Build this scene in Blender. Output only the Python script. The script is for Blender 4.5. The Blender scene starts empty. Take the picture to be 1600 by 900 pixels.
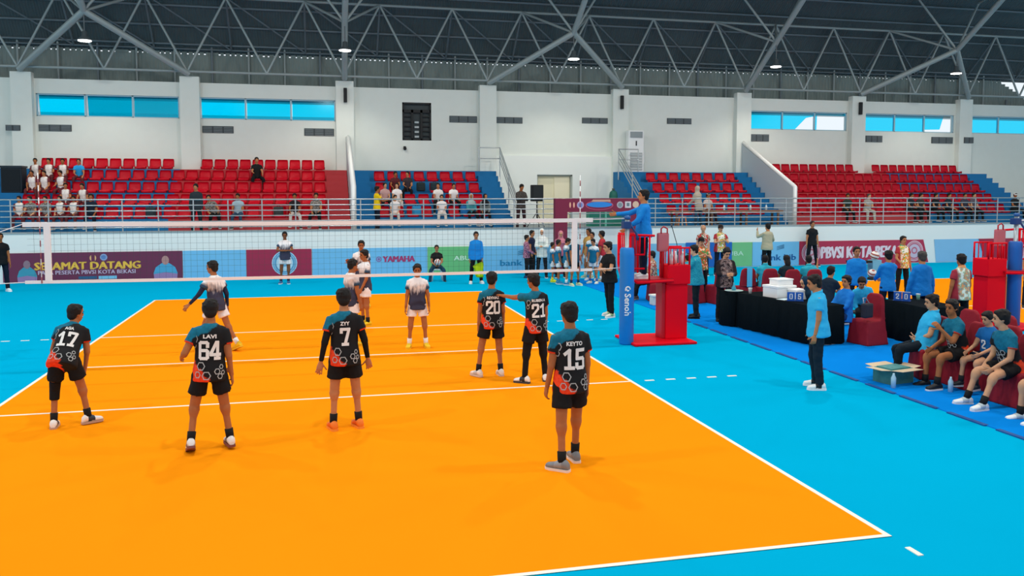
import bpy, bmesh, math, random
from mathutils import Vector, Matrix, noise
random.seed(7)
SC = bpy.context.scene
COL = SC.collection
R = math.radians

# ------------------------------------------------------------------ camera
cam_d = bpy.data.cameras.new('camera')
cam = bpy.data.objects.new('camera', cam_d); COL.objects.link(cam)
YAW, PITCH = 0.2304, 0.0675
_f = Vector((math.sin(YAW)*math.cos(PITCH), math.cos(YAW)*math.cos(PITCH), -math.sin(PITCH)))
_r = Vector((math.cos(YAW), -math.sin(YAW), 0)); _u = _r.cross(_f)
cam.matrix_world = Matrix(((_r.x, _u.x, -_f.x, -0.2271), (_r.y, _u.y, -_f.y, -15.0058), (_r.z, _u.z, -_f.z, 2.9269), (0, 0, 0, 1)))
cam_d.sensor_width = 36.0
cam_d.lens = 1306.76/1600*36
cam_d.shift_y = -62.44/1600
cam_d.clip_end = 300
SC.camera = cam

# ------------------------------------------------------------------ world, exposure
w = bpy.data.worlds.new('sky'); SC.world = w; w.use_nodes = True
w.node_tree.nodes['Background'].inputs['Color'].default_value = (0.86, 0.94, 1.0, 1)
w.node_tree.nodes['Background'].inputs['Strength'].default_value = 1.0
SC.view_settings.view_transform = 'Standard'
SC.view_settings.look = 'None'
SC.view_settings.exposure = 0.0
SC.view_settings.gamma = 1.0
SC.view_settings.use_curve_mapping = False
SC.cycles.use_denoising = True
SC.cycles.max_bounces = 6
SC.cycles.transparent_max_bounces = 12
LAMP_W = 370.0        # high-bay lamps (their lights are made with the lamps)

# ------------------------------------------------------------------ helpers
def lin(h):
    h = h.lstrip('#'); c = [int(h[i:i+2], 16)/255 for i in (0, 2, 4)]
    return tuple(((x+.055)/1.055)**2.4 if x > .04045 else x/12.92 for x in c) + (1,)

MATS = {}
def mat(col, rough=.6, metal=0., spec=.35, bump=0., bscale=30., var=0.):
    key = (col, rough, metal, spec, bump, bscale, var)
    if key in MATS: return MATS[key]
    m = bpy.data.materials.new('m_' + col.lstrip('#')); m.use_nodes = True
    nt = m.node_tree; b = nt.nodes['Principled BSDF']
    c = lin(col)
    b.inputs['Base Color'].default_value = c
    b.inputs['Roughness'].default_value = rough
    b.inputs['Metallic'].default_value = metal
    b.inputs['Specular IOR Level'].default_value = spec
    if bump or var:
        tc = nt.nodes.new('ShaderNodeTexCoord'); nz = nt.nodes.new('ShaderNodeTexNoise')
        nz.inputs['Scale'].default_value = bscale; nz.inputs['Detail'].default_value = 3
        nt.links.new(tc.outputs['Object'], nz.inputs['Vector'])
        if bump:
            bp = nt.nodes.new('ShaderNodeBump'); bp.inputs['Strength'].default_value = bump
            bp.inputs['Distance'].default_value = .03
            nt.links.new(nz.outputs['Fac'], bp.inputs['Height']); nt.links.new(bp.outputs['Normal'], b.inputs['Normal'])
        if var:
            mx = nt.nodes.new('ShaderNodeMix'); mx.data_type = 'RGBA'
            mx.inputs['A'].default_value = tuple(x*(1-var) for x in c[:3]) + (1,)
            mx.inputs['B'].default_value = tuple(min(1, x*(1+var)) for x in c[:3]) + (1,)
            nt.links.new(nz.outputs['Fac'], mx.inputs['Factor']); nt.links.new(mx.outputs['Result'], b.inputs['Base Color'])
    MATS[key] = m
    return m

def emat(name, col, st):
    m = bpy.data.materials.new(name); m.use_nodes = True
    b = m.node_tree.nodes['Principled BSDF']
    b.inputs['Base Color'].default_value = col
    b.inputs['Emission Color'].default_value = col; b.inputs['Emission Strength'].default_value = st
    return m

def ob(name, me, m=None, parent=None, loc=None, rz=0.):
    if isinstance(me, bmesh.types.BMesh):
        bm = me; me = bpy.data.meshes.new(name); bm.to_mesh(me); bm.free()
    if m is not None and not me.materials: me.materials.append(m)
    o = bpy.data.objects.new(name, me); COL.objects.link(o)
    if loc is not None: o.location = loc
    if rz: o.rotation_euler.z = rz
    if parent is not None: o.parent = parent
    return o

def empty(name, loc=(0, 0, 0), rz=0.):
    o = bpy.data.objects.new(name, None); COL.objects.link(o)
    o.location = loc; o.rotation_euler.z = rz; o.empty_display_size = .1
    return o

def tag(o, label, cat, group=None, kind=None):
    o['label'] = label; o['category'] = cat
    if group: o['group'] = group
    if kind: o['kind'] = kind
    return o

def struct(o, label=None, cat=None):
    o['kind'] = 'structure'
    if label: o['label'] = label
    if cat: o['category'] = cat
    return o

def box(bm, x0, x1, y0, y1, z0, z1, mi=0):
    v = [bm.verts.new(p) for p in ((x0, y0, z0), (x1, y0, z0), (x1, y1, z0), (x0, y1, z0), (x0, y0, z1), (x1, y0, z1), (x1, y1, z1), (x0, y1, z1))]
    for f in ((0, 3, 2, 1), (4, 5, 6, 7), (0, 1, 5, 4), (1, 2, 6, 5), (2, 3, 7, 6), (3, 0, 4, 7)):
        bm.faces.new([v[i] for i in f]).material_index = mi

def bx(*a):
    bm = bmesh.new(); box(bm, *a); return bm

def bev(bm, w=.01, seg=2):
    bmesh.ops.bevel(bm, geom=bm.edges[:], offset=w, segments=seg, affect='EDGES', profile=.6)
    for f in bm.faces: f.smooth = False
    return bm

def perp(d):
    d = d.normalized(); a = Vector((0, 0, 1)) if abs(d.z) < .95 else Vector((0, 1, 0))
    x = d.cross(a).normalized(); return x, x.cross(d).normalized()

def loft(bm, rings, n=12, caps=True, smooth=True):
    """rings: (centre, axis_a, axis_b, ra, rb)"""
    prev = None; first = None
    for c, a, b, ra, rb in rings:
        vs = [bm.verts.new(c + a*(ra*math.cos(2*math.pi*k/n)) + b*(rb*math.sin(2*math.pi*k/n))) for k in range(n)]
        if prev:
            for k in range(n):
                f = bm.faces.new((prev[k], prev[(k+1) % n], vs[(k+1) % n], vs[k])); f.smooth = smooth
        else: first = vs
        prev = vs
    if caps:
        bm.faces.new(first[::-1]); bm.faces.new(prev)

def tube(bm, pts, r, n=6, rs=None):
    pts = [Vector(p) for p in pts]
    rings = []
    x0, y0 = perp(pts[1]-pts[0])
    for i, p in enumerate(pts):
        d = (pts[min(i+1, len(pts)-1)] - pts[max(i-1, 0)]).normalized()
        x0 = (x0 - d*x0.dot(d)).normalized(); y0 = d.cross(x0)
        rr = rs[i] if rs else r
        rings.append((p, x0, y0, rr, rr))
    loft(bm, rings, n)

def tb(*pts, r=.02, n=6):
    bm = bmesh.new(); tube(bm, pts, r, n); return bm

def ell(bm, c, r, ax=None, n=12, m=7):
    ax = ax or (Vector((1, 0, 0)), Vector((0, 1, 0)), Vector((0, 0, 1)))
    c = Vector(c); rings = []
    for j in range(m):
        t = -math.pi/2 + math.pi*(j+.35)/(m-1+.7)
        rings.append((c + ax[2]*(r[2]*math.sin(t)), ax[0], ax[1], r[0]*math.cos(t), r[1]*math.cos(t)))
    loft(bm, rings, n)

def lathe(bm, prof, n=16, c=(0, 0, 0)):
    c = Vector(c)
    loft(bm, [(c+Vector((0, 0, z)), Vector((1, 0, 0)), Vector((0, 1, 0)), r, r) for r, z in prof], n)

# unit strut for trusses: cylinder along +Z from 0 to 1
_b = bmesh.new(); lathe(_b, [(1, 0), (1, 1)], 8); STRUT = bpy.data.meshes.new('strut'); _b.to_mesh(STRUT); _b.free()
STRUTM = {}
def strut(name, p, q, r, m, parent):
    p, q = Vector(p), Vector(q)
    if m not in STRUTM:
        me = STRUT.copy(); me.materials.append(m); STRUTM[m] = me
    o = bpy.data.objects.new(name, STRUTM[m]); COL.objects.link(o); o.parent = parent
    o.location = p; o.rotation_mode = 'QUATERNION'
    o.rotation_quaternion = (q-p).to_track_quat('Z', 'Y'); o.scale = (r, r, (q-p).length)
    return o

# lettering: mesh of a text lying in the XY plane, centred, with cap height about `size`
TXT = {}
def text_geo(s, size=1., bold=0., shear=0., sx=1.):
    key = (s, bold, shear)
    if key not in TXT:
        cu = bpy.data.curves.new('t', 'FONT'); cu.body = s; cu.size = 1.0; cu.offset = bold; cu.shear = shear
        cu.resolution_u = 2; cu.align_x = 'CENTER'
        o = bpy.data.objects.new('t', cu); COL.objects.link(o)
        dg = bpy.context.evaluated_depsgraph_get(); dg.update()
        me = bpy.data.meshes.new_from_object(o.evaluated_get(dg))
        vs = [v.co.copy() for v in me.vertices]; fs = [tuple(p.vertices) for p in me.polygons]
        x0, x1 = min(v.x for v in vs), max(v.x for v in vs)
        z0, z1 = min(v.y for v in vs), max(v.y for v in vs)
        vs = [((v.x-(x0+x1)/2), (v.y-(z0+z1)/2)) for v in vs]
        bpy.data.objects.remove(o); bpy.data.curves.remove(cu); bpy.data.meshes.remove(me)
        TXT[key] = (vs, fs, x1-x0, z1-z0)
    return TXT[key]

def text_bm(s, width, height, fn, bold=0., shear=0.):
    """letters stretched to width x height, each vertex placed by fn(x, y)"""
    vs, fs, W, H = text_geo(s, bold=bold, shear=shear)
    bm = bmesh.new(); V = [bm.verts.new(fn(x/W*width, y/H*height)) for x, y in vs]
    for f in fs:
        try: bm.faces.new([V[i] for i in f])
        except ValueError: pass
    return bm

for _s, _bd in (('SELAMAT DATANG', 0.), ('PARA PESERTA PBVSI KOTA BEKASI', 0.), ('YAMAHA', 0.), ('bank bjb', 0.), ('ABUBA', 0.), ('PBVSI KOTA BEKASI', 0.), ('Senoh', .02),
                ('LAVI', .04), ('ZYY', .04), ('KEYTO', .04), ('REYHAZ', .04), ('RUBEN A', .04), ('AGA', .04), ('PBVSI', .03)):
    text_geo(_s, bold=_bd)
# ------------------------------------------------------------------ floor and courts
def floor_mat(name, col, var=.06, rough=.7):
    m = bpy.data.materials.new(name); m.use_nodes = True; nt = m.node_tree; b = nt.nodes['Principled BSDF']
    tc = nt.nodes.new('ShaderNodeTexCoord')
    n1 = nt.nodes.new('ShaderNodeTexNoise'); n1.inputs['Scale'].default_value = .35; n1.inputs['Detail'].default_value = 4
    n2 = nt.nodes.new('ShaderNodeTexNoise'); n2.inputs['Scale'].default_value = 220
    mx = nt.nodes.new('ShaderNodeMix'); mx.data_type = 'RGBA'; c = lin(col)
    mx.inputs['A'].default_value = tuple(x*(1-var) for x in c[:3]) + (1,)
    mx.inputs['B'].default_value = tuple(min(1, x*(1+var)) for x in c[:3]) + (1,)
    bp = nt.nodes.new('ShaderNodeBump'); bp.inputs['Strength'].default_value = .08; bp.inputs['Distance'].default_value = .002
    L = nt.links.new
    L(tc.outputs['Object'], n1.inputs['Vector']); L(tc.outputs['Object'], n2.inputs['Vector'])
    L(n1.outputs['Fac'], mx.inputs['Factor']); L(mx.outputs['Result'], b.inputs['Base Color'])
    L(n2.outputs['Fac'], bp.inputs['Height']); L(bp.outputs['Normal'], b.inputs['Normal'])
    b.inputs['Roughness'].default_value = rough; b.inputs['Specular IOR Level'].default_value = .0
    return m

M_BLUE = floor_mat('floor_cyan_vinyl', '#02a9d6')
M_ORANGE = floor_mat('court_orange_vinyl', '#fb9310')
M_MATBLUE = floor_mat('mat_blue', '#0b82dd')
M_LINE = mat('#f4f1e6', .6)
M_WALL = mat('#dfe6e0', .8, bump=.02, bscale=3, var=.03)
M_WALL2 = mat('#e9efec', .8)
M_WHITE = mat('#f2f4f4', .5)
M_STEEL = mat('#b9c0c2', .35, metal=.75)
M_RED = mat('#ea0420', .55, spec=.1)
M_SEAT = mat('#f00a30', .4, spec=.3)
M_SEATB = mat('#dc0930', .45, spec=.3)
M_STEPBLUE = mat('#0a6ea6', .7, var=.08, bscale=4)
M_STEPRED = mat('#b23a40', .7, var=.08, bscale=4)
M_BLACK = mat('#14171a', .6)

o = struct(ob('floor', bx(-32, 58, -34, 14.6, -.2, 0), M_BLUE), 'cyan blue vinyl sports hall floor around the courts', 'floor')
def court(name, x0, x1, y0, y1, label, dash=True):
    c = struct(ob(name, bx(x0, x1, y0, y1, 0, .004), M_ORANGE), label, 'court')
    zc = .0065; hw = .025
    def line(a, b, c_, d): ob('court_line', bx(a, b, c_, d, .0, zc), M_LINE, c)
    line(x0, x0+.05, y0, y1); line(x1-.05, x1, y0, y1); line(x0+.05, x1-.05, y0, y0+.05); line(x0+.05, x1-.05, y1-.05, y1)
    for yy in (-3.025, 0, 3.025): line(x0+.05, x1-.05, yy-hw, yy+hw)
    for k in range(5):
        for yy in (-3.025, 3.025):
            for sx, xx in ((-1, x0-.2-.35*k), (1, x1+.2+.35*k)):
                if sx*(xx) and dash: line(min(xx, xx+sx*.15), max(xx, xx+sx*.15), yy-hw, yy+hw)
    if dash:
        for xx in (x0-.0, x1-.05): line(xx, xx+.05, y0-.38, y0-.22)
    return c
C1 = court('floor_court', -4.5, 4.5, -9, 9, 'orange volleyball court with white lines where the black team stands')
C2 = court('floor_court_second', 15, 24, -9, 9, 'orange second court behind the officials tables', dash=False)
fm = bmesh.new(); box(fm, 7.9, 12.0, -12, 11.5, 0, .012)
fm = tag(ob('floor_mat', fm, M_MATBLUE), 'royal blue floor mat running under the officials tables and bench', 'mat')
# taped seam along the mat edge with curled corners
for k in range(12):
    yy = -7.2 + k*.85
    ob('edge_tape', bx(7.86, 7.93, yy, yy+.62+.15*random.random(), .0, .016), mat('#0a4f96', .6), fm)

# ------------------------------------------------------------------ barrier wall and spectator walkway
bm = bmesh.new(); box(bm, -32, 58, 14.52, 14.72, 0, 1.57)
struct(ob('wall_barrier', bm, M_WALL2), 'low white barrier wall carrying the sponsor banners', 'wall')
struct(ob('floor_walkway', bx(-32, 58, 14.72, 20.6, 1.3, 1.5), mat('#8d979a', .7)), 'grey concrete walkway behind the railing', 'floor')

struct(ob('trim_1', bx(-32, 58, 14.5, 14.74, 1.57, 1.62), mat('#98a2a4', .7)), 'grey concrete coping along the barrier wall', 'coping')
rl = tag(empty('railing', (0, 14.62, 1.62)), 'stainless steel railing on top of the white barrier wall', 'railing')
for k in range(46):
    strut('post', (-13+1.1*k, 0, 0), (-13+1.1*k, 0, 1.04), .022, M_STEEL, rl)
for z in (.12, .31, .49, .67, .85, 1.04):
    strut('rail', (-14, 0, z), (37.5, 0, z), .024 if z > 1 else .018, M_STEEL, rl)

# ------------------------------------------------------------------ back wall with windows
WY = 20.4
WINS = [(-10.53, -5.41), (-4.67, .62), (19.37, 24.45), (25.43, 30.42), (31.4, 36.4)]
ZB, ZT, WTOP = 5.8, 6.66, 7.22
bm = bmesh.new()
DX0, DX1, DZ = 9.17, 10.78, 3.66      # doorway
GX0, GX1, GZ0, GZ1 = 3.36, 4.58, 5.07, 6.65  # grille opening
def wseg(x0, x1, z0, z1): box(bm, x0, x1, WY, WY+.25, z0, z1)
xs = sorted([-32, 58] + [v for p in WINS for v in p] + [DX0, DX1, GX0, GX1])
for i in range(len(xs)-1):
    a, b_ = xs[i], xs[i+1]; mid = (a+b_)/2
    if any(p[0] < mid < p[1] for p in WINS): wseg(a, b_, 0, ZB); wseg(a, b_, ZT, WTOP)
    elif DX0 < mid < DX1: wseg(a, b_, DZ, WTOP)
    elif GX0 < mid < GX1: wseg(a, b_, 0, GZ0); wseg(a, b_, GZ1, WTOP)
    else: wseg(a, b_, 0, WTOP)
struct(ob('wall_back', bm, M_WALL), 'tall off-white back wall above the stands', 'wall')
# forward lower part of the wall in the passage
bm = bmesh.new(); box(bm, 7.2, 9.17, WY-.14, WY, 1.5, 4.47); box(bm, 10.78, 12.6, WY-.14, WY, 1.5, 4.47); box(bm, 9.17, 10.78, WY-.14, WY, 3.66, 4.47)
struct(ob('wall_passage', bm, M_WALL2), 'white lower wall panel around the doorway between the two blue stands', 'wall')
d1 = struct(ob('door_1', bx(DX0+.06, DX1-.06, WY+.10, WY+.14, 1.5, DZ-.06), mat('#e9e3c4', .6)), 'cream double door in the passage between the stands', 'door')
for (a, b_, z0, z1) in ((DX0, DX0+.06, 1.5, DZ), (DX1-.06, DX1, 1.5, DZ), (DX0, DX1, DZ-.06, DZ)):
    ob('door_frame', bx(a, b_, WY-.03, WY+.18, z0, z1), mat('#a8b0aa', .5), d1)
ob('door_leaf', bx((DX0+DX1)/2+.02, DX1-.08, WY+.06, WY+.10, 1.5, DZ-.08), mat('#efe9cd', .6), d1)

PX = [1.0+5.97*(k-2) for k in range(-2, 11)]
for i, x in enumerate(PX):
    pl = ob('pillar', bx(x-.36, x+.36, 20.1, WY+.05, 1.5, 7.42), M_WALL)
    struct(pl, 'white square pillar number %d along the back wall' % (i+1), 'pillar')

# windows
def glass_mat(name, col):
    m = bpy.data.materials.new(name); m.use_nodes = True; nt = m.node_tree; nt.nodes.clear()
    out = nt.nodes.new('ShaderNodeOutputMaterial'); tr = nt.nodes.new('ShaderNodeBsdfTransparent')
    tr.inputs['Color'].default_value = col
    gl = nt.nodes.new('ShaderNodeBsdfGlossy'); gl.inputs['Roughness'].default_value = .1
    mx = nt.nodes.new('ShaderNodeMixShader'); mx.inputs[0].default_value = .06
    nt.links.new(tr.outputs[0], mx.inputs[1]); nt.links.new(gl.outputs[0], mx.inputs[2]); nt.links.new(mx.outputs[0], out.inputs[0])
    return m
M_FILM = glass_mat('cyan_window_film', (.002, .84, 1.0, 1))
M_CLEAR = glass_mat('clear_glass', (.95, .97, 1, 1))
M_FRAME = mat('#9fc4d2', .4)
for wi, (x0, x1) in enumerate(WINS):
    wn = struct(empty('window_%d' % (wi+1), ((x0+x1)/2, WY+.1, ZB)), 'strip window of three cyan film panes, number %d along the back wall' % (wi+1), 'window')
    W = x1-x0; h = ZT-ZB
    for (a, b_, c, d) in ((-W/2, W/2, 0, .04), (-W/2, W/2, h-.04, h), (-W/2, -W/2+.04, 0, h), (W/2-.04, W/2, 0, h), (-W/6-.03, -W/6+.03, 0, h), (W/6-.03, W/6+.03, 0, h)):
        ob('window_frame', bx(a, b_, -.05, .05, c, d), M_FRAME, wn)
    for k in range(3):
        a = -W/2+.05+k*W/3; b_ = a+W/3-.08
        clear = (wi, k) in ((2, 2), (3, 2))
        if clear or (wi, k) == (2, 1):   # panes whose film is cut away, leaving clear openings
            hh = h-.09; ww = b_-a
            pts = {(2, 1): [(a, 0), (b_, 0), (b_, -hh*.2), (a+ww*.75, -hh*.3), (a+ww*.4, -hh), (a, -hh)], (2, 2): [(a, 0), (b_, 0), (b_, -hh*.14), (a+ww*.06, -hh*.12), (a+ww*.05, -hh), (a, -hh)], (3, 2): [(a, 0), (a+ww*.68, 0), (a+ww*.55, -hh*.85), (a, -hh*.88)]}[(wi, k)]
            pb = bmesh.new(); f1 = [pb.verts.new((x_, -.004, z_)) for x_, z_ in pts]; g1 = [pb.verts.new((x_, .004, z_)) for x_, z_ in pts]
            pb.faces.new(f1); pb.faces.new(g1[::-1])
            for q in range(len(f1)): pb.faces.new((f1[q], g1[q], g1[(q+1) % len(f1)], f1[(q+1) % len(f1)]))
            g = ob('pane', pb, M_FILM, wn, loc=(0, 0, h-.045))
        else: g = ob('pane', bx(a, b_, -.004, .004, -h+.09, 0), M_FILM, wn, loc=(0, 0, h-.045))
        if (wi, k) in ((0, 0), (0, 1), (1, 0)):   # awning sashes left ajar
            g.rotation_euler.x = R(10)
            s = ob('sash', bx(a, a+.03, -.01, .01, -h+.09, 0), M_WHITE, wn, loc=(0, 0, h-.045)); s.rotation_euler.x = R(10)
struct(ob('ceiling_eave', bx(-34, 46, 21.2, 22.0, 6.62, 6.7), mat('#8fa0a6', .8)), 'grey eave added outside to darken the strip window tops', 'eave')  # added slab, blocks the sky so the top band of the panes reads darker
# neighbouring roofs outside, seen through the panes
nb = bmesh.new(); box(nb, -30, 12, 34, 40, 0, 7.12); box(nb, -12, -6.5, 33.5, 34, 7.12, 8.6)
tag(ob('neighbour_building', nb, mat('#cdd6da', .8)), 'pale neighbouring building seen through the window panes over the red stand', 'building')
nb = bmesh.new(); box(nb, 30, 62, 36, 42, 0, 7.0)
tag(ob('neighbour_building', nb, mat('#b9c6cc', .8)), 'pale neighbouring building seen through the window panes over the far stand', 'building')

# ventilation grilles on the wall
M_VENT = mat('#6c777b', .6); M_VENTD = mat('#454e52', .7)
VENTS = [(-10.46, -9.31, 5.23, 5.48), (-4.56, -3.38, 5.25, 5.53), (-.63, .56, 5.2, 5.5), (5.35, 6.54, 5.85, 6.13), (7.35, 8.54, 5.86, 6.12), (11.24, 12.43, 5.92, 6.17), (15.25, 16.44, 5.97, 6.23),
         (19.36, 20.35, 5.25, 5.57), (25.47, 26.39, 5.29, 5.6), (29.14, 30.37, 5.28, 5.59), (-11.5, -11.0, 5.21, 5.42), (30.75, 31.3, 5.29, 5.58)]
VWHERE = ['below the first window from the left', 'below the second window, by the pillar', 'below the second window, beside the white divider', 'beside the black grille window', 'just past the fourth pillar', 'beside the floor standing air conditioner pillar', 'above the air conditioner side of the blue stand',
          'below the first window of the far stand', 'below the second window of the far stand', 'at the end of the second far window', 'on the first pillar face', 'on the pillar beside the last window']
for (x0, x1, z0, z1), wh in zip(VENTS, VWHERE):
    yv = WY if x0 > -11 and not 30.6 < x0 < 31 else 20.1
    v = tag(empty('wall_vent', ((x0+x1)/2, yv, z0)), 'grey three part ventilation grille ' + wh, 'vent')
    W = x1-x0; n = 3 if W > .7 else 2
    ob('backing', bx(-W/2, W/2, -.02, 0, 0, z1-z0), M_VENTD, v)
    for k in range(n):
        a = -W/2+k*W/n
        for j in range(4):
            ob('slat', bx(a+.03, a+W/n-.03, -.05, -.02, .02+j*(z1-z0-.03)/4, .02+(j+.6)*(z1-z0-.03)/4), M_VENT, v)
# black grille window
g = tag(empty('grille_window', ((GX0+GX1)/2, WY, GZ0)), 'tall black framed grille window in the wall above the blue stand', 'grille')
W = GX1-GX0; Hh = GZ1-GZ0; MB = mat('#14181a', .5)
ob('backing', bx(-W/2, W/2, .12, .14, 0, Hh), mat('#3c4548', .7), g)
for (a, b_, c, d) in ((-W/2, W/2, 0, .07), (-W/2, W/2, Hh-.07, Hh), (-W/2, -W/2+.07, 0, Hh), (W/2-.07, W/2, 0, Hh), (-.24, -.15, 0, Hh-.3), (.15, .24, 0, Hh-.3), (-W/2, W/2, Hh-.42, Hh-.3)):
    ob('bar', bx(a, b_, 0, .1, c, d), MB, g)
for k in range(5):
    for a, b_ in ((-W/2, -.2), (.2, W/2)):
        ob('bar', bx(a, b_, .02, .08, .18+k*.2, .22+k*.2), MB, g)
for k in range(4): ob('light_strip', bx(-.09, .09, .04, .06, .12+k*.2, .2+k*.2), mat('#aeb8ba', .4), g)
# column loudspeakers on pillars
for i, x, wh in ((4, PX[4], 'third'), (6, PX[6], 'fifth'), (8, PX[8], 'seventh')):
    s = tag(empty('column_speaker', (x+.02, 20.1, 6.55)), 'slim black column loudspeaker on the %s pillar' % ('white divider', 'air conditioner', 'far stand')[(4, 6, 8).index(i)], 'speaker')
    ob('cabinet', bev(bx(-.07, .07, -.14, -.02, 0, .58), .015), M_BLACK, s)
    ob('bracket', bx(-.03, .03, -.02, 0, .2, .4), mat('#333', .5) if False else mat('#333333', .5), s)
cc = tag(empty('security_camera', (3.45, WY, 4.72)), 'small black dome security camera on the wall under the grille', 'camera')
b2 = bmesh.new(); ell(b2, (0, -.1, 0), (.07, .07, .07)); ob('dome', b2, M_BLACK, cc); ob('mount', bx(-.05, .05, -.08, 0, .02, .1), M_BLACK, cc)

# ------------------------------------------------------------------ roof, curtain and trusses
def corr_mat(name, col, scale):
    m = bpy.data.materials.new(name); m.use_nodes = True; nt = m.node_tree; b = nt.nodes['Principled BSDF']
    tc = nt.nodes.new('ShaderNodeTexCoord'); wv = nt.nodes.new('ShaderNodeTexWave'); wv.bands_direction = 'X'
    wv.inputs['Scale'].default_value = scale
    nz = nt.nodes.new('ShaderNodeTexNoise'); nz.inputs['Scale'].default_value = .6
    mx = nt.nodes.new('ShaderNodeMix'); mx.data_type = 'RGBA'; c = lin(col)
    mx.inputs['A'].default_value = tuple(x*.75 for x in c[:3]) + (1,); mx.inputs['B'].default_value = tuple(x*1.2 for x in c[:3]) + (1,)
    bp = nt.nodes.new('ShaderNodeBump'); bp.inputs['Strength'].default_value = .6; bp.inputs['Distance'].default_value = .04
    L = nt.links.new
    L(tc.outputs['Object'], wv.inputs['Vector']); L(wv.outputs['Fac'], bp.inputs['Height']); L(bp.outputs['Normal'], b.inputs['Normal'])
    L(tc.outputs['Object'], nz.inputs['Vector']); L(nz.outputs['Fac'], mx.inputs['Factor']); L(mx.outputs['Result'], b.inputs['Base Color'])
    b.inputs['Roughness'].default_value = .65
    return m
M_ROOF = corr_mat('corrugated_roof', '#4f5e62', 3.0)
M_CURT = corr_mat('corrugated_curtain', '#83928f', 2.0)
M_STEELG = mat('#9fabab', .5, metal=.2)
M_STEELD = mat('#76838a', .5, metal=.2)
ROOF = [(22.06, 8.615), (21.2, 9.75), (20.2, 10.95), (18.2, 12.3), (15, 13.6), (9, 15), (0, 15.8), (-9, 15), (-16, 13.6), (-24, 11), (-30, 9.5)]
bm = bmesh.new(); prev = None
for y, z in ROOF:
    vs = [bm.verts.new((x, y, z+dz)) for dz in (0, .12) for x in (-34, 46)]
    if prev:
        bm.faces.new((prev[0], vs[0], vs[1], prev[1])); bm.faces.new((prev[2], prev[3], vs[3], vs[2]))
        bm.faces.new((prev[0], prev[2], vs[2], vs[0])); bm.faces.new((prev[1], vs[1], vs[3], prev[3]))
    prev = vs
ceil = struct(ob('ceiling', bm, M_ROOF), 'dark corrugated metal roof of the sports hall', 'ceiling')
def roof_z(y):
    for (a, za), (b_, zb) in zip(ROOF, ROOF[1:]):
        if b_ <= y <= a: return za+(zb-za)*(a-y)/(a-b_)
    return 10
for y in (21.75, 21.25, 20.7, 20.1, 19.2, 18.2):
    strut('purlin', (-30, y, roof_z(y)-.1), (44, y, roof_z(y)-.1), .05, M_STEELD, ceil)
# curtain wall of sheet above the masonry
bm = bmesh.new(); box(bm, -34, 34.6, 22.0, 22.06, 6.95, 8.56); box(bm, 34.6, 46, 22.0, 22.06, 6.95, 7.75)
for k in range(6): box(bm, 34.6+.24*k, 34.6+.24*(k+1), 22.0, 22.06, 7.75, 8.5-.12*k)
cur = struct(ob('wall_curtain', bm, M_CURT), 'grey corrugated sheet wall between masonry and roof', 'wall')
bm = bmesh.new(); x = -14.0
while x < 34.5:
    wd = random.choice((.12, .16, .16, .2, .5 if random.random() < .2 else .14)); box(bm, x, x+wd, 22.0, 22.06, 8.55, 8.66); x += wd+random.choice((.05, .06, .08, .4 if random.random() < .0 else .07))
s = ob('corrugation_edge', bm, M_CURT, cur); s['kind'] = 'stuff'
for k in range(34):
    x = -13+k*1.45
    strut('post', (x, 21.9, 7.0), (x, 21.9, 8.95 if x < 34.5 else 7.7), .045, M_STEELG if k % 3 else M_STEELD, cur)
struct(ob('ceiling_gutter', bx(-34, 46, 20.65, 22.0, 6.9, 7.0), mat('#2a3033', .8)), 'dark ledge between masonry wall and sheet wall', 'ceiling')

tr = tag(empty('edge_truss', (0, 20, 0)), 'grey tubular roof truss zigzagging along the top of the back wall', 'truss')
ZL, ZU = 7.6, 10.5
nx = [0.95+2.985*k for k in range(-5, 14)]
strut('chord', (nx[0]-1, 0, ZL), (nx[-1]+1, 0, ZL), .05, M_STEELG, tr)
strut('chord', (nx[0]-1, 0, ZU), (nx[-1]+1, 0, ZU), .055, M_STEELG, tr)
strut('chord', (nx[0]-1, 1.85, 8.75), (nx[-1]+1, 1.85, 8.75), .035, M_STEELD, tr)
for i, x in enumerate(nx[:-1]):
    xm = x+1.4925
    strut('diagonal', (x, 0, ZL), (xm, 0, ZU), .046, M_STEELG, tr)
    strut('diagonal', (xm, 0, ZU), (nx[i+1], 0, ZL), .046, M_STEELG, tr)
    strut('brace', (xm, 0, ZU), (xm, 1.85, 8.75), .04, M_STEELD, tr)
    strut('brace', (xm, 0, ZU), (xm+2.985, 1.85, 8.75), .032, M_STEELD, tr)
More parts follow.
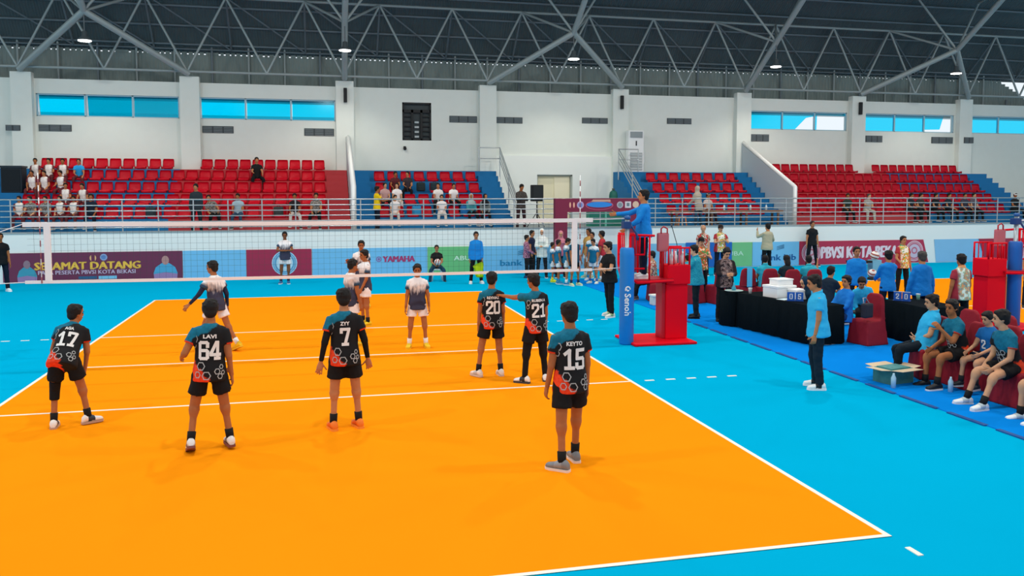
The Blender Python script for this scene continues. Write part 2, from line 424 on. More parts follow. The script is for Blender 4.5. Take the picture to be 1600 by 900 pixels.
# arched main trusses running out over the court
AX = [0.95+9.05*k for k in range(-2, 5)]
AORD = ['beyond the frame on the left', 'at the far left of the roof', 'above the white divider', 'above the arch gate', 'above the officials side', 'above the far stand', 'beyond the last far window']
for i, x in enumerate(AX):
    a = tag(empty('arch_truss', (x, 17.7, 9.3)), 'thick grey tubular arch truss rising over the court ' + AORD[i], 'truss')
    dn = 20-17.7
    px = min(PX, key=lambda p: abs(p-x)); near = [p for p in PX if abs(p-x) < 4.6]
    for p in near: strut('leg', (0, 0, 0), (p-x, dn, ZL-9.3-.1), .12, M_STEELG, a)
    # chords climbing towards the middle of the hall
    prevp = Vector((0, 0, 0))
    for yy in (14.5, 10.5, 5, 0, -6, -12):
        q = Vector((0, yy-17.7, roof_z(yy)-2.2-9.3)); strut('chord', prevp, q, .12, M_STEELG, a); prevp = q
    for t in (-1, 1):
        xn = min((n_+1.4925 for n_ in nx), key=lambda v: abs(v-(x+t*1.5)))
        strut('brace', (0, 0, 0), (xn-x, dn, ZU-9.3), .05, M_STEELG, a)
    prevt = None
    for t in (-1, 1):
        u0 = Vector((t*1.6, .6, 2.3)); strut('web', (0, 0, 0), u0, .05, M_STEELG, a)
        u1 = Vector((t*1.6, -3.6, roof_z(14.1)-.4-9.3)); strut('chord', u0, u1, .07, M_STEELD, a)
        strut('web', (0, -3.2, roof_z(14.5)-2.2-9.3), u0, .05, M_STEELG, a)

# ------------------------------------------------------------------ high-bay lamps
M_LAMP = emat('lamp_disc', (1, .97, .93, 1), 9.0)
M_HOUS = mat('#5b6468', .4, metal=.4)
hb = bmesh.new(); lathe(hb, [(.06, .32), (.09, .3), (.1, .14), (.24, .02), (.26, 0), (.25, -.005)], 16); HOUS = bpy.data.meshes.new('housing'); hb.to_mesh(HOUS); hb.free(); HOUS.materials.append(M_HOUS)
hb = bmesh.new(); lathe(hb, [(.22, -.01), (.22, -.03), (.1, -.045)], 16); DISC = bpy.data.meshes.new('diffuser'); hb.to_mesh(DISC); hb.free(); DISC.materials.append(M_LAMP)
LROWS = [(17.7, 8.27, 1.0), (9.5, 11.5, 1.0), (1.0, 12.2, 1.0), (-7.5, 11.8, 1.0), (-16.0, 10.8, .7)]
LORD = ['beyond the frame edge', 'glowing over the schoolchildren in the red stand', 'glowing over the white divider', 'glowing over the doorway passage', 'glowing over the sloping divider', 'glowing over the far red stand']
SORD = ['first of its row', 'second of its row', 'third of its row', 'fourth of its row', 'fifth of its row', 'last of its row']
RORD = ['nearest the back wall', 'above the far court half', 'above the net', 'above the near court half', 'above the camera side']
for j, (y, z, pw) in enumerate(LROWS):
    for i, x in enumerate([0.95+9.05*k for k in range(-2, 4)]):
        if j == 0 and i == 0: continue
        lp = tag(empty('high_bay_lamp', (x, y, z)), ('round high bay lamp %s' % LORD[i]) if j == 0 else 'high bay lamp %s, %s' % (RORD[j], SORD[i]), 'lamp', 'high bay lamps hung from the roof')
        ob('housing', HOUS, None, lp); ob('diffuser', DISC, None, lp)
        strut('rod', (0, 0, .3), (0, 0, (9.2 if j == 0 else roof_z(y)-.1)-z), .02, M_HOUS, lp)
        ld = bpy.data.lights.new('lamp_light', 'SPOT' if j == 0 else 'AREA')
        ld.energy = LAMP_W*pw*(1.0 if j else 1.0); ld.color = (1, .965, .9)
        if j == 0: ld.spot_size = R(122); ld.spot_blend = .55; ld.color = (1, .93, .8); ld.shadow_soft_size = .2
        else: ld.shape = 'DISK'; ld.size = .44
        lo = bpy.data.objects.new('lamp_light', ld); COL.objects.link(lo); lo.parent = lp; lo.location = (0, 0, -.07)
# ------------------------------------------------------------------ grandstands
def tz(i): return 1.96+.455*i
def ty(i): return 16.5+.75*i
def stand(name, label, segs, rows, aisles, side=None):
    st = tag(empty(name, (0, 0, 1.5)), label, 'grandstand')
    for i in range(rows):
        for x0, x1, m in segs:
            y1 = ty(i+1) if i < rows-1 else 20.09
            ob('terrace', bx(x0, x1, ty(i), y1, 0, tz(i)-1.5), m, st)
    for x0, x1, m in aisles:
        for k in range(rows*2):
            z = .23*(k+1); y0 = 16.12+.375*k
            y1 = y0+.375 if k < rows*2-1 else 20.09
            ob('step', bx(x0, x1, y0, y1, 0, min(z, tz(rows-1)-1.5)), m, st)
    return st
SL = stand('grandstand', 'long red and blue terraced grandstand left of the white divider', [(-10.45, -5.3, M_STEPBLUE), (-5.3, .2, M_STEPRED)], 5, [(-12.5, -10.45, M_STEPBLUE), (.2, 1.02, M_STEPRED)])
SM = stand('grandstand', 'short blue terraced grandstand just right of the white divider', [(1.9, 6.35, M_STEPBLUE)], 5, [(1.2, 1.9, M_STEPBLUE), (6.35, 7.18, M_STEPBLUE)])
SMR = stand('grandstand', 'short blue terraced grandstand with floor standing air conditioner', [(13.5, 18.1, M_STEPBLUE)], 5, [(12.6, 13.5, M_STEPBLUE), (18.1, 18.82, M_STEPBLUE)])
SR = stand('grandstand', 'long red terraced grandstand right of the sloping divider', [(18.98, 26.0, M_STEPRED), (26.0, 30.3, M_STEPBLUE)], 5, [(30.3, 31.6, M_STEPBLUE)])
# white stepped cheek at the open end of the short stand
ck = bmesh.new()
for k in range(10):
    y0 = 16.12+.375*k; box(ck, 7.19, 7.26, y0, y0+.375 if k < 9 else 20.09, 0, min(.23*(k+1), tz(4)-1.5)-.02)
ob('cheek', ck, M_WALL2, SM)

def divider(x, label):
    bm = bmesh.new()
    prof = [(15.8, 1.5), (15.8, 3.08), (20.38, 5.2), (20.38, 1.5)]
    a = [bm.verts.new((x-.07, y, z)) for y, z in prof]; b_ = [bm.verts.new((x+.07, y, z)) for y, z in prof]
    bm.faces.new(a); bm.faces.new(b_[::-1])
    for k in range(4): bm.faces.new((a[k], b_[k], b_[(k+1) % 4], a[(k+1) % 4]))
    bmesh.ops.recalc_face_normals(bm, faces=bm.faces[:])
    d = struct(ob('wall_divider', bm, mat('#c3ced2', .8)), label, 'wall')
    bm = bmesh.new(); tube(bm, [(x, 15.76, 1.5), (x, 15.76, 3.11), (x, 20.3, 5.24)], .1, 4); ob('coping', bm, M_WHITE, d)
divider(1.11, 'white sloping divider wall between the red stand and the short blue stand')
divider(18.9, 'white sloping divider wall beside the long far red stand')

# moulded seat shell
def seat_mesh(name, m, w=.42):
    prof = [(-.40, .015), (-.405, .09), (-.36, .10), (-.18, .08), (-.07, .09), (-.03, .15), (0, .31), (.015, .415)]
    bm = bmesh.new(); cols = []
    for s, dz, dy in ((-1, .02, -.02), (-.78, 0, 0), (0, -.006, .006), (.78, 0, 0), (1, .02, -.02)):
        cols.append([bm.verts.new((s*w/2*(1 if j < 5 else .96 - (.06 if j == 7 and abs(s) == 1 else 0)), y+(dy if j > 4 else 0), z+(dz if 0 < j < 5 else 0)-(.015 if j == 7 and abs(s) == 1 else 0))) for j, (y, z) in enumerate(prof)])
    for a, b_ in zip(cols, cols[1:]):
        for j in range(len(prof)-1): bm.faces.new((a[j], b_[j], b_[j+1], a[j+1])).smooth = True
    back = bmesh.ops.solidify(bm, geom=bm.faces[:], thickness=.02)
    box(bm, -w*.3, w*.3, -.33, -.05, 0, .07)
    bmesh.ops.recalc_face_normals(bm, faces=bm.faces[:])
    me = bpy.data.meshes.new(name); bm.to_mesh(me); bm.free(); me.materials.append(m); return me
SEAT_A = seat_mesh('seat_shell', M_SEAT, .43); SEAT_B = seat_mesh('seat_shell', M_SEATB, .445)
ORD = ['first', 'second', 'third', 'fourth', 'fifth', 'sixth', 'seventh', 'eighth', 'ninth', 'tenth', 'eleventh', 'twelfth', 'thirteenth', 'fourteenth', 'fifteenth', 'sixteenth', 'seventeenth', 'eighteenth', 'nineteenth', 'twentieth', 'twenty-first', 'twenty-second', 'twenty-third']
RW = ['front', 'second', 'third', 'fourth', 'top']
def seats(x_right, n, pitch, rows, skip, where, frm, me, off=None):
    for i in range(rows):
        c = 0
        for k in range(n):
            if (i, k) in skip: continue
            x = x_right-pitch*(k+.5)
            if off: x += off[i]
            s = ob('stadium_seat', me, None, None, (x, 16.9+.75*i, tz(i)))
            tag(s, 'red seat %s from %s, %s row, %s' % (ORD[c], frm, (RW if rows == 5 else RW[:3]+['top'])[i], where), 'seat', 'red plastic seats in the ' + where)
            c += 1
seats(.18, 22, .476, 5, {(4, 10), (4, 11)}, 'stand with schoolchildren', 'the red aisle', SEAT_A, [0, 0, 0, 0, 0])
seats(6.28, 8, .5335, 4, {(2, 4), (2, 5), (1, 6), (0, 3)}, 'short stand by the doorway', 'the handrail', SEAT_A)
seats(18.02, 8, .5425, 4, {(1, 4)}, 'stand with the air conditioner', 'the blue steps', SEAT_A)
seats(30.2, 23, .476, 5, {(4, 10), (4, 11)}, 'far long red stand', 'its blue steps', SEAT_B)

# handrails at the open ends of the two short stands
def handrail(x, label, s):
    h = tag(empty('handrail', (x, 16.0, 1.5)), label, 'handrail')
    for d in (.5, .7, .9, 1.05):
        strut('rail', (0, 0, d), (0, 3.3, d+2.2), .022, M_STEEL, h)
    for y in (0, 1.65, 3.3): strut('post', (0, y, y*.6-.05 if y else 0), (0, y, 1.05+y*.667), .025, M_STEEL, h)
    strut('rail', (0, 3.3, 3.25), (-s*.9, 3.3, 3.25), .022, M_STEEL, h); strut('rail', (0, 3.3, 2.8), (-s*.9, 3.3, 2.8), .022, M_STEEL, h)
    strut('post', (-s*.9, 3.3, 2.28), (-s*.9, 3.3, 3.25), .025, M_STEEL, h)
handrail(7.3, 'sloping steel handrail at the end of the short blue stand', 1)
handrail(12.55, 'sloping steel handrail beside the air conditioner stand', -1)

# ------------------------------------------------------------------ fixtures around the stands
ac = tag(empty('air_conditioner', (13.5, 19.86, tz(4))), 'white floor standing air conditioner at the top of the blue stand', 'air conditioner')
ob('body', bev(bx(-.36, .36, -.2, .15, 0, 1.82), .03), mat('#e6ebec', .4), ac)
ob('outlet', bx(-.28, .28, -.23, -.2, 1.5, 1.76), mat('#8d999d', .5), ac)
ob('intake', bx(-.28, .28, -.22, -.2, .08, .85), mat('#a9b3b5', .6), ac)
for k in range(6): ob('slat', bx(-.26, .26, -.235, -.22, .12+.12*k, .17+.12*k), mat('#c6cecf', .5), ac)
ob('display', bx(-.025, .025, -.215, -.2, 1.15, 1.36), M_BLACK, ac)
ob('pipe', tb((.36, .05, .3), (.46, .1, .35), (.5, .12, .6), (.47, .13, .9), (.4, .14, 1.0), r=.035), mat('#d9dedd', .6), ac)

sp = tag(empty('loudspeaker', (8.05, 16.1, 1.5)), 'black loudspeaker on a tripod in front of the doorway', 'speaker')
ob('cabinet', bev(bx(-.22, .22, -.18, .18, 1.05, 1.68), .03), M_BLACK, sp)
ob('grille', bx(-.19, .19, -.19, -.175, 1.1, 1.63), mat('#23282b', .8), sp)
ob('pole', tb((0, 0, .25), (0, 0, 1.1), r=.022), M_BLACK, sp)
for k in range(3):
    a = k*2.094+.5; ob('tripod_leg', tb((0, 0, .62), (.42*math.cos(a), .42*math.sin(a), .02), r=.016), M_BLACK, sp)
    ob('brace', tb((0, 0, .3), (.24*math.cos(a), .24*math.sin(a), .3), r=.01), M_BLACK, sp)
sb = tag(empty('speaker_cabinet', (-10.72, 18.3, tz(2)+.0)), 'large black speaker cabinet on the blue steps at the far left', 'speaker')
ob('cabinet', bev(bx(-.34, .34, -.3, .3, 0, .92), .04), mat('#10202c', .6), sb); ob('grille', bx(-.29, .29, -.32, -.29, .08, .84), mat('#0c1820', .8), sb)
ob('lid', bx(-.36, .36, -.32, .32, .9, .97), mat('#1b2a35', .5), sb)

gc = tag(empty('gas_cylinder', (11.85, 18.0, 1.5)), 'dark green cylinder standing behind the maroon arch gate', 'cylinder')
b2 = bmesh.new(); lathe(b2, [(.17, 0), (.18, .03), (.18, 1.25), (.15, 1.4), (.07, 1.47)], 14); ob('body', b2, mat('#0f6157', .5), gc)
b2 = bmesh.new(); lathe(b2, [(.05, 1.46), (.06, 1.5), (.05, 1.56)], 10); ob('valve', b2, mat('#3d4a48', .5), gc)
gd = tag(empty('green_cabinet', (11.3, 17.4, 1.5)), 'green two door cabinet seen through the arch gate', 'cabinet')
ob('body', bx(-.7, .7, 0, .4, 0, .62), mat('#2b8f7d', .5), gd)
for s in (-.36, .36): ob('door', bx(s-.3, s+.3, -.03, 0, .06, .56), mat('#1f7466', .5), gd)
ob('mullion', bx(-.04, .04, -.05, .0, 0, .64), mat('#62b9a8', .5), gd)

wt = tag(empty('wooden_table', (15.7, 15.6, 1.5)), 'long low wooden table on the walkway in front of the blue stand', 'table')
ob('top', bx(-2.4, 2.4, -.3, .3, .62, .68), mat('#8a6a55', .6), wt)
for x in (-2.2, -.7, .8, 2.2):
    for y in (-.25, .2): ob('leg', bx(x-.04, x+.04, y-.03, y+.03, 0, .62), mat('#6e5444', .6), wt)
ob('shelf', bx(-2.2, 2.2, -.24, .24, .2, .24), mat('#1d2f3d', .7), wt)
for k, (dx, wh) in enumerate(((1.05, 'near the end of'), (1.75, 'at the far end of'), (-.1, 'in the middle of'))):
    bt = tag(empty('water_bottle', (15.7+dx, 15.5, 2.18)), 'clear water bottle standing %s the wooden table' % wh, 'bottle')
    b2 = bmesh.new(); lathe(b2, [(.04, 0), (.042, .14), (.02, .2), (.018, .22)], 10); ob('body', b2, mat('#d6e6ec', .2), bt)
    b2 = bmesh.new(); lathe(b2, [(.02, .215), (.02, .245)], 10); ob('cap', b2, mat('#3a8fc8', .4), bt)
oc = tag(empty('plastic_stool', (13.75, 15.5, 1.5)), 'orange plastic stool on the walkway at the table end', 'stool')
ob('seat', bev(bx(-.17, .17, -.17, .17, .4, .44), .012), mat('#e08a20', .5), oc)
for sx in (-1, 1):
    for sy in (-1, 1): ob('leg', tb((sx*.18, sy*.18, 0), (sx*.13, sy*.13, .41), r=.025), mat('#d97f18', .5), oc)

# ------------------------------------------------------------------ banners on the barrier
YB = 14.495
def banner(label, x0, x1, col, z0=.03, z1=.96, y=YB, skew=0., tri=None):
    b_ = empty('banner', ((x0+x1)/2, y, z0)); tag(b_, label, 'banner')
    W = (x1-x0)/2; bm = bmesh.new()
    pts = [(-W+skew, 0), (W+skew*.5, 0), (W-skew*.5, z1-z0), (-W-skew, z1-z0)] if skew else [(-W, 0), (W, 0), (W, z1-z0), (-W, z1-z0)]
    if tri: pts = tri
    f = [bm.verts.new((x, 0, z)) for x, z in pts]; g = [bm.verts.new((x, .02, z)) for x, z in pts]
    bm.faces.new(f); bm.faces.new(g[::-1])
    for k in range(len(f)): bm.faces.new((f[k], g[k], g[(k+1) % len(f)], f[(k+1) % len(f)]))
    bmesh.ops.recalc_face_normals(bm, faces=bm.faces[:])
    ob('sheet', bm, mat(col, .55, var=.05, bscale=2), b_)
    return b_
def letters(name, bm, m, par, fat=0.):   # every letter an object of its own
    bm.verts.ensure_lookup_table(); seen = set()
    for v in bm.verts:
        if v in seen: continue
        st, comp = [v], []
        seen.add(v)
        while st:
            q = st.pop(); comp.append(q)
            for e_ in q.link_edges:
                w_ = e_.other_vert(q)
                if w_ not in seen: seen.add(w_); st.append(w_)
        fs = {f for q in comp for f in q.link_faces}
        if not fs: continue
        nb_ = bmesh.new(); mp = {q: nb_.verts.new(q.co) for q in comp}
        for f in fs: nb_.faces.new([mp[q] for q in f.verts])
        for k_ in ((1, -1, 2, -2) if fat else ()):   # a bolder stroke
            mq = {q: nb_.verts.new(q.co+Vector((fat*k_, -.0006*abs(k_)-.0003*(k_ > 0), fat*.6*(1 if k_ > 0 else -1)))) for q in comp}
            for f in fs: nb_.faces.new([mq[q] for q in f.verts])
        ob(name, nb_, m, par)
    bm.free()
def bprint(b_, s, cx, cz, w_, h, col, bold=.02, shear=0., name='letter', y=-.006):
    return letters(name, text_bm(s, w_, h, lambda x, z: (cx+x, y, cz+z), 0., shear), mat(col, .5), b_, bold*h)
def disc(b_, cx, cz, r, col, y=-.004, name='emblem', r_in=0., n=28, sz=1.):
    bm = bmesh.new(); o_ = [bm.verts.new((cx+r*math.cos(2*math.pi*k/n), y, cz+r*sz*math.sin(2*math.pi*k/n))) for k in range(n)]
    if r_in:
        i_ = [bm.verts.new((cx+r_in*math.cos(2*math.pi*k/n), y, cz+r_in*sz*math.sin(2*math.pi*k/n))) for k in range(n)]
        for k in range(n): bm.faces.new((o_[k], o_[(k+1) % n], i_[(k+1) % n], i_[k]))
    else: bm.faces.new(o_)
    return ob(name, bm, mat(col, .5), b_)
def poly(b_, pts, col, y=-.004, name='print'):
    bm = bmesh.new(); bm.faces.new([bm.verts.new((x, y, z)) for x, z in pts]); return ob(name, bm, mat(col, .5), b_)
def bust(b_, cx, s=1., shirt='#4aa6cf', skinc='#b88a86', wd=.30):
    pts = [(cx+wd*1.35*s*c_, .0+.0) for c_ in (-1, 1)]
    poly(b_, [(cx-wd*1.25*s, .0), (cx+wd*1.25*s, .0), (cx+wd*1.3*s, .22*s), (cx+wd*1.05*s, .42*s), (cx+.12*s, .56*s), (cx-.12*s, .56*s), (cx-wd*1.05*s, .42*s), (cx-wd*1.3*s, .22*s)], shirt, -.005, 'portrait')
    poly(b_, [(cx-wd*1.25*s, 0), (cx+wd*1.25*s, 0), (cx+wd*1.3*s, .18*s), (cx, .24*s), (cx-wd*1.3*s, .18*s)], '#9b7fae', -.007, 'portrait')
    disc(b_, cx, .66*s, .12*s, skinc, -.008, 'portrait', sz=1.3)
def ring_logo(b_, cx, cz, r, outer, inner, core):
    disc(b_, cx, cz, r, outer, -.004); disc(b_, cx, cz, r*.92, inner, -.006); disc(b_, cx, cz, r*.84, outer, -.008, 'emblem', r*.80)
    disc(b_, cx, cz, r*.66, core, -.008); disc(b_, cx, cz+.05*r, r*.34, inner, -.01, 'emblem', r*.2)

LB = '#74c0ea'
b1 = banner('maroon welcome banner with yellow lettering and portraits', -9.95, -4.57, '#6e2f4e')
cx = -7.26
bprint(b1, 'SELAMAT DATANG', -7.45-cx, .50, 3.15, .24, '#f2c04a', .04)
bprint(b1, 'PARA PESERTA PBVSI KOTA BEKASI', -7.48-cx, .285, 2.9, .13, '#c9b6cf', .02)
bust(b1, -5.1-cx, .95); bust(b1, -9.25-cx, .85, '#3f9ab4', '#8f7784', .26)
for t in (-1, 1):   # laurel pair
    pts = [(-7.3-cx+t*(.05+.05*math.sin(a)), .74+.09*math.cos(a)) for a in [k*math.pi/6 for k in range(7)]]
    poly(b1, pts, '#e7b07a', -.006, 'emblem')
disc(b1, -6.98-cx, .76, .11, '#8fa6cf'); disc(b1, -6.98-cx, .76, .07, '#5f86c0', -.006)
poly(b1, [(-7.75-cx, .06), (-7.2-cx, .06), (-7.2-cx, .15), (-7.75-cx, .15)], '#2e5f86', -.004); poly(b1, [(-7.15-cx, .05), (-6.6-cx, .05), (-6.6-cx, .15), (-7.15-cx, .15)], '#7cc4e4', -.004)
banner('plain light blue banner right of the maroon welcome banner', -4.55, -2.55, LB)
b3 = banner('small crimson banner with one round pale emblem', -2.53, -.39, '#a32a4c')
ring_logo(b3, .17, .46, .42, '#a9d2ea', '#5b9fc6', '#b9dcec')
b4 = banner('long light blue banner with red motorcycle maker lettering', -.37, 3.6, LB)
bprint(b4, 'YAMAHA', 2.6-1.615, .53, 1.1, .2, '#b03a6c', .045)
disc(b4, 1.9-1.615, .53, .095, '#8a63a0'); disc(b4, 1.9-1.615, .53, .065, LB, -.006, 'emblem', .045)
b5 = banner('green sponsor banner behind the boy with the ball', 3.62, 5.6, '#6cc07e', y=14.49)
bprint(b5, 'ABUBA', 5.05-4.61, .52, .98, .16, '#d8f3df', .01)
b6 = banner('light blue bank banner beside the flag official', 5.62, 8.15, LB)
bprint(b6, 'bank bjb', 6.98-6.885, .28, 1.45, .28, '#1d86b8', .02)
for k in range(3): poly(b6, [(7.05-6.885-.15, .58+.06*k), (7.05-6.885+.2, .64+.06*k), (7.05-6.885+.16, .675+.06*k), (7.05-6.885-.12, .61+.06*k)], '#3a84ac', -.005, 'emblem')
banner('light blue banner behind the referee stand', 8.2, 13.6, '#7fbfe2')
b7 = banner('green sponsor banner partly behind the dark blue banner', 14.4, 16.3, '#74c286')
bprint(b7, 'ABUBA', 15.38-15.35, .5, 1.1, .17, '#c2ead0', .01)
b75 = banner('dark blue banner between two batik shirted men', 13.5, 15.42, '#1667bd', z1=.98, y=14.46)
b8 = banner('light blue bank banner beside the man in black', 16.32, 18.34, LB)
bprint(b8, 'bank bjb', 17.45-17.33, .28, 1.5, .3, '#1b5f9c', .02)
for k in range(3): poly(b8, [(17.5-17.33-.16, .6+.055*k), (17.5-17.33+.2, .68+.055*k), (17.5-17.33+.16, .71+.055*k), (17.5-17.33-.12, .63+.055*k)], '#3a6f96', -.005, 'emblem')
b9 = banner('long crimson association banner with white lettering and two round emblems', 18.36, 24.3, '#b5304f', tri=[(-2.97, 0), (2.97, 0), (2.7, .93), (-2.97, .93)])
bprint(b9, 'PBVSI KOTA BEKASI', -.12, .47, 3.75, .46, '#e9d7e0', .035)
ring_logo(b9, -2.45, .47, .42, '#e6ccd6', '#c26a80', '#d9c3cf'); ring_logo(b9, 2.28, .47, .42, '#e6ccd6', '#c26a80', '#cbbfd2')
banner('light blue banner right of the long crimson banner', 24.55, 27.2, '#86bfe4', tri=[(-1.2, 0), (1.32, 0), (1.32, .93), (-1.32, .93)])
b11 = banner('crimson slanted banner behind the second referee stand', 26.7, 29.6, '#a82a44', tri=[(-1.1, 0), (1.45, 0), (1.2, .93), (-1.45, .93)], y=14.47)
ring_logo(b11, .45, .47, .4, '#cfd6d8', '#8b9aa0', '#c4cccf')
banner('light blue banner at the far end of the barrier', 29.7, 33.5, '#86bfe4')

# ------------------------------------------------------------------ maroon arch gate
ga = tag(empty('arch_gate', (9.615, 13.5, 0)), 'maroon event arch gate with printed header behind the children', 'gate')
MM = mat('#7c2140', .6)
ob('post', bx(-1.615, -1.165, -.12, .12, 0, 2.2), MM, ga); ob('post', bx(1.165, 1.615, -.12, .12, 0, 2.2), MM, ga)
ob('header', bx(-1.615, 1.615, -.12, .12, 2.2, 2.68), MM, ga)
def gd_(cx, cz, rx, rz, col, y, name='emblem'):
    bm = bmesh.new(); n = 28; bm.faces.new([bm.verts.new((cx+rx*math.cos(2*math.pi*k/n), y, cz+rz*math.sin(2*math.pi*k/n))) for k in range(n)]); ob(name, bm, mat(col, .5), ga)
for t in (-1, 1): gd_(-1.0+t*.07, 2.45, .03, .1, '#f0b49a', -.123)
gd_(-.69, 2.45, .13, .13, '#b9a3c6', -.123); gd_(-.69, 2.45, .08, .08, '#6d86c2', -.126)
gd_(.02, 2.44, .52, .17, '#c45a78', -.123); gd_(.02, 2.44, .49, .15, '#7c2140', -.125); gd_(.02, 2.46, .48, .1, '#2a86d6', -.127)
poly(ga, [(-.3, 2.56), (.45, 2.56), (.42, 2.64), (-.22, 2.64)], '#c79a86', -.129, 'print')
gd_(.8, 2.45, .12, .12, '#b7b0b8', -.123); gd_(.8, 2.45, .08, .08, '#7f8f94', -.126)
poly(ga, [(.99, 2.34), (1.22, 2.34), (1.22, 2.57), (.99, 2.57)], '#d7cfd2', -.123, 'emblem'); poly(ga, [(1.05, 2.4), (1.16, 2.4), (1.16, 2.52), (1.05, 2.52)], '#6c7f86', -.126, 'emblem')
gd_(1.4, 2.46, .12, .12, '#d8b9a0', -.123)

# ------------------------------------------------------------------ net
nt_ = tag(empty('volleyball_net', (0, 0, 1.43)), 'white taped volleyball net stretched across the orange court', 'net')
M_TAPE = mat('#f4efef', .6)
def sag(x): return -.02*(1-(x/5.5)**2)
def tape(name, x0, x1, z0, z1, y=.0, t=.012, m=M_TAPE):
    bm = bmesh.new(); n = 16; prev = None
    for k in range(n+1):
        x = x0+(x1-x0)*k/n; vs = [bm.verts.new((x, y+dy, z+sag(x))) for dy, z in ((-t, z0), (t, z0), (t, z1), (-t, z1))]
        if prev:
            for j in range(4): bm.faces.new((prev[j], prev[(j+1) % 4], vs[(j+1) % 4], vs[j]))
        else: bm.faces.new(vs[::-1])
        prev = vs
    bm.faces.new(prev); return ob(name, bm, m, nt_)
tape('top_tape', -4.85, 4.85, .93, 1.0); tape('bottom_tape', -4.85, 4.85, 0, .05)
bm = bmesh.new()
for k in range(95):
    x = -4.7+.1*k; s = sag(x); box(bm, x-.0012, x+.0012, -.0012, .0012, .05+s, .93+s)
for k in range(1, 9):
    box(bm, -4.8, 4.8, -.0012, .0012, .05+.098*k-.0012-.012, .05+.098*k+.0012-.012)
s = ob('mesh', bm, mat('#3a4448', .7), nt_); s['kind'] = 'stuff'
for x in (-4.5, 4.5):
    ob('side_band', bx(x-.05, x+.05, -.016, .016, 0, .99), M_TAPE, nt_)
    an = ob('antenna', tb((x+(.1 if x > 0 else -.1), -.02, .0), (x+(.1 if x > 0 else -.1), -.02, 1.8), r=.008), M_WHITE, nt_)
    if x > 0: pass
    for k in range(9): ob('stripe', tb((x+(.1 if x > 0 else -.1), -.02, .2*k), (x+(.1 if x > 0 else -.1), -.02, .2*k+.1), r=.0095), mat('#9c5058', .5), an)
    ob('end_tape', bx(min(x, x*1.08), max(x, x*1.08), -.008, .008, .92, 1.0), M_TAPE, nt_)
for (a, b_) in (((4.85, 0, .97), (5.5, 0, .98)), ((4.85, 0, .02), (5.5, 0, .05)), ((-4.85, 0, .97), (-5.6, 0, .7)), ((-4.85, 0, .02), (-5.6, 0, -.01))):
    ob('cord', tb(a, b_, r=.007), M_TAPE, nt_)
def net_post(x, label, padcol, txt=True, h=2.42):
    p = tag(empty('net_post', (x, 0, 0)), label, 'post')
    bm = bmesh.new(); lathe(bm, [(.045, 0), (.045, h)], 14); ob('pole', bm, mat('#a9b4bb', .35, metal=.5), p)
    bm = bmesh.new(); loft(bm, [(Vector((0, 0, z)), Vector((1, 0, 0)), Vector((0, 1, 0)), r, r) for r, z in ((.125, 0), (.14, .03), (.14, 1.7), (.135, 1.83), (.11, 1.86))], 20)
    ob('pad', bm, mat(padcol, .5), p)
    ob('winch', bev(bx(-.1, .06, -.08, .08, h-.2, h-.06), .02), mat('#1c3f78', .5), p)
    ob('winch_handle', tb((.05, -.02, h-.12), (.17, -.05, h-.3), (.19, -.05, h-.42), r=.022), mat('#1c3f78', .5), p)
    bm = bmesh.new(); lathe(bm, [(.06, h-.02), (.065, h+.03), (.03, h+.05)], 12); ob('pulley', bm, mat('#2a5fa0', .4), p)
    if txt:
        def wrap(u, v):  # text turned to read downwards, wrapped on the pad
            a = R(-90-12)+v/.146; return (.146*math.cos(a), .146*math.sin(a), .78-u)
        letters('letter', text_bm('Senoh', .42, .125, wrap, .02), M_WHITE, p)
        bm = bmesh.new(); n = 16
        for rr0, rr1, a0, a1 in ((.055, .035, 0, 3.6), (.03, .012, 2.5, 6.0)):
            pr = None
            for k in range(n+1):
                t = a0+(a1-a0)*k/n
                q = []
                for rr in (rr0, rr1):
                    a = R(-102)+rr*math.cos(t)/.146; q.append(bm.verts.new((.146*math.cos(a), .146*math.sin(a), 1.07+rr*math.sin(t)*1.2)))
                if pr: bm.faces.new((pr[0], q[0], q[1], pr[1]))
                pr = q
        ob('emblem', bm, M_WHITE, p)
    return p
net_post(5.55, 'blue padded net post beside the red referee stand', '#0f7fd4')
net_post(14.42, 'blue padded post of the second court at the far right', '#1560b4', False)
net_post(-6.0, 'padded net post outside the court at the far left', '#0f7fd4', False)
ob('cord', tb((14.42, 0, 2.3), (15, 0, 2.32), (24, 0, 2.3), r=.02), M_TAPE, tag(empty('second_net', (0, 0, 0)), 'net line of the second court beyond the red stand', 'net'))

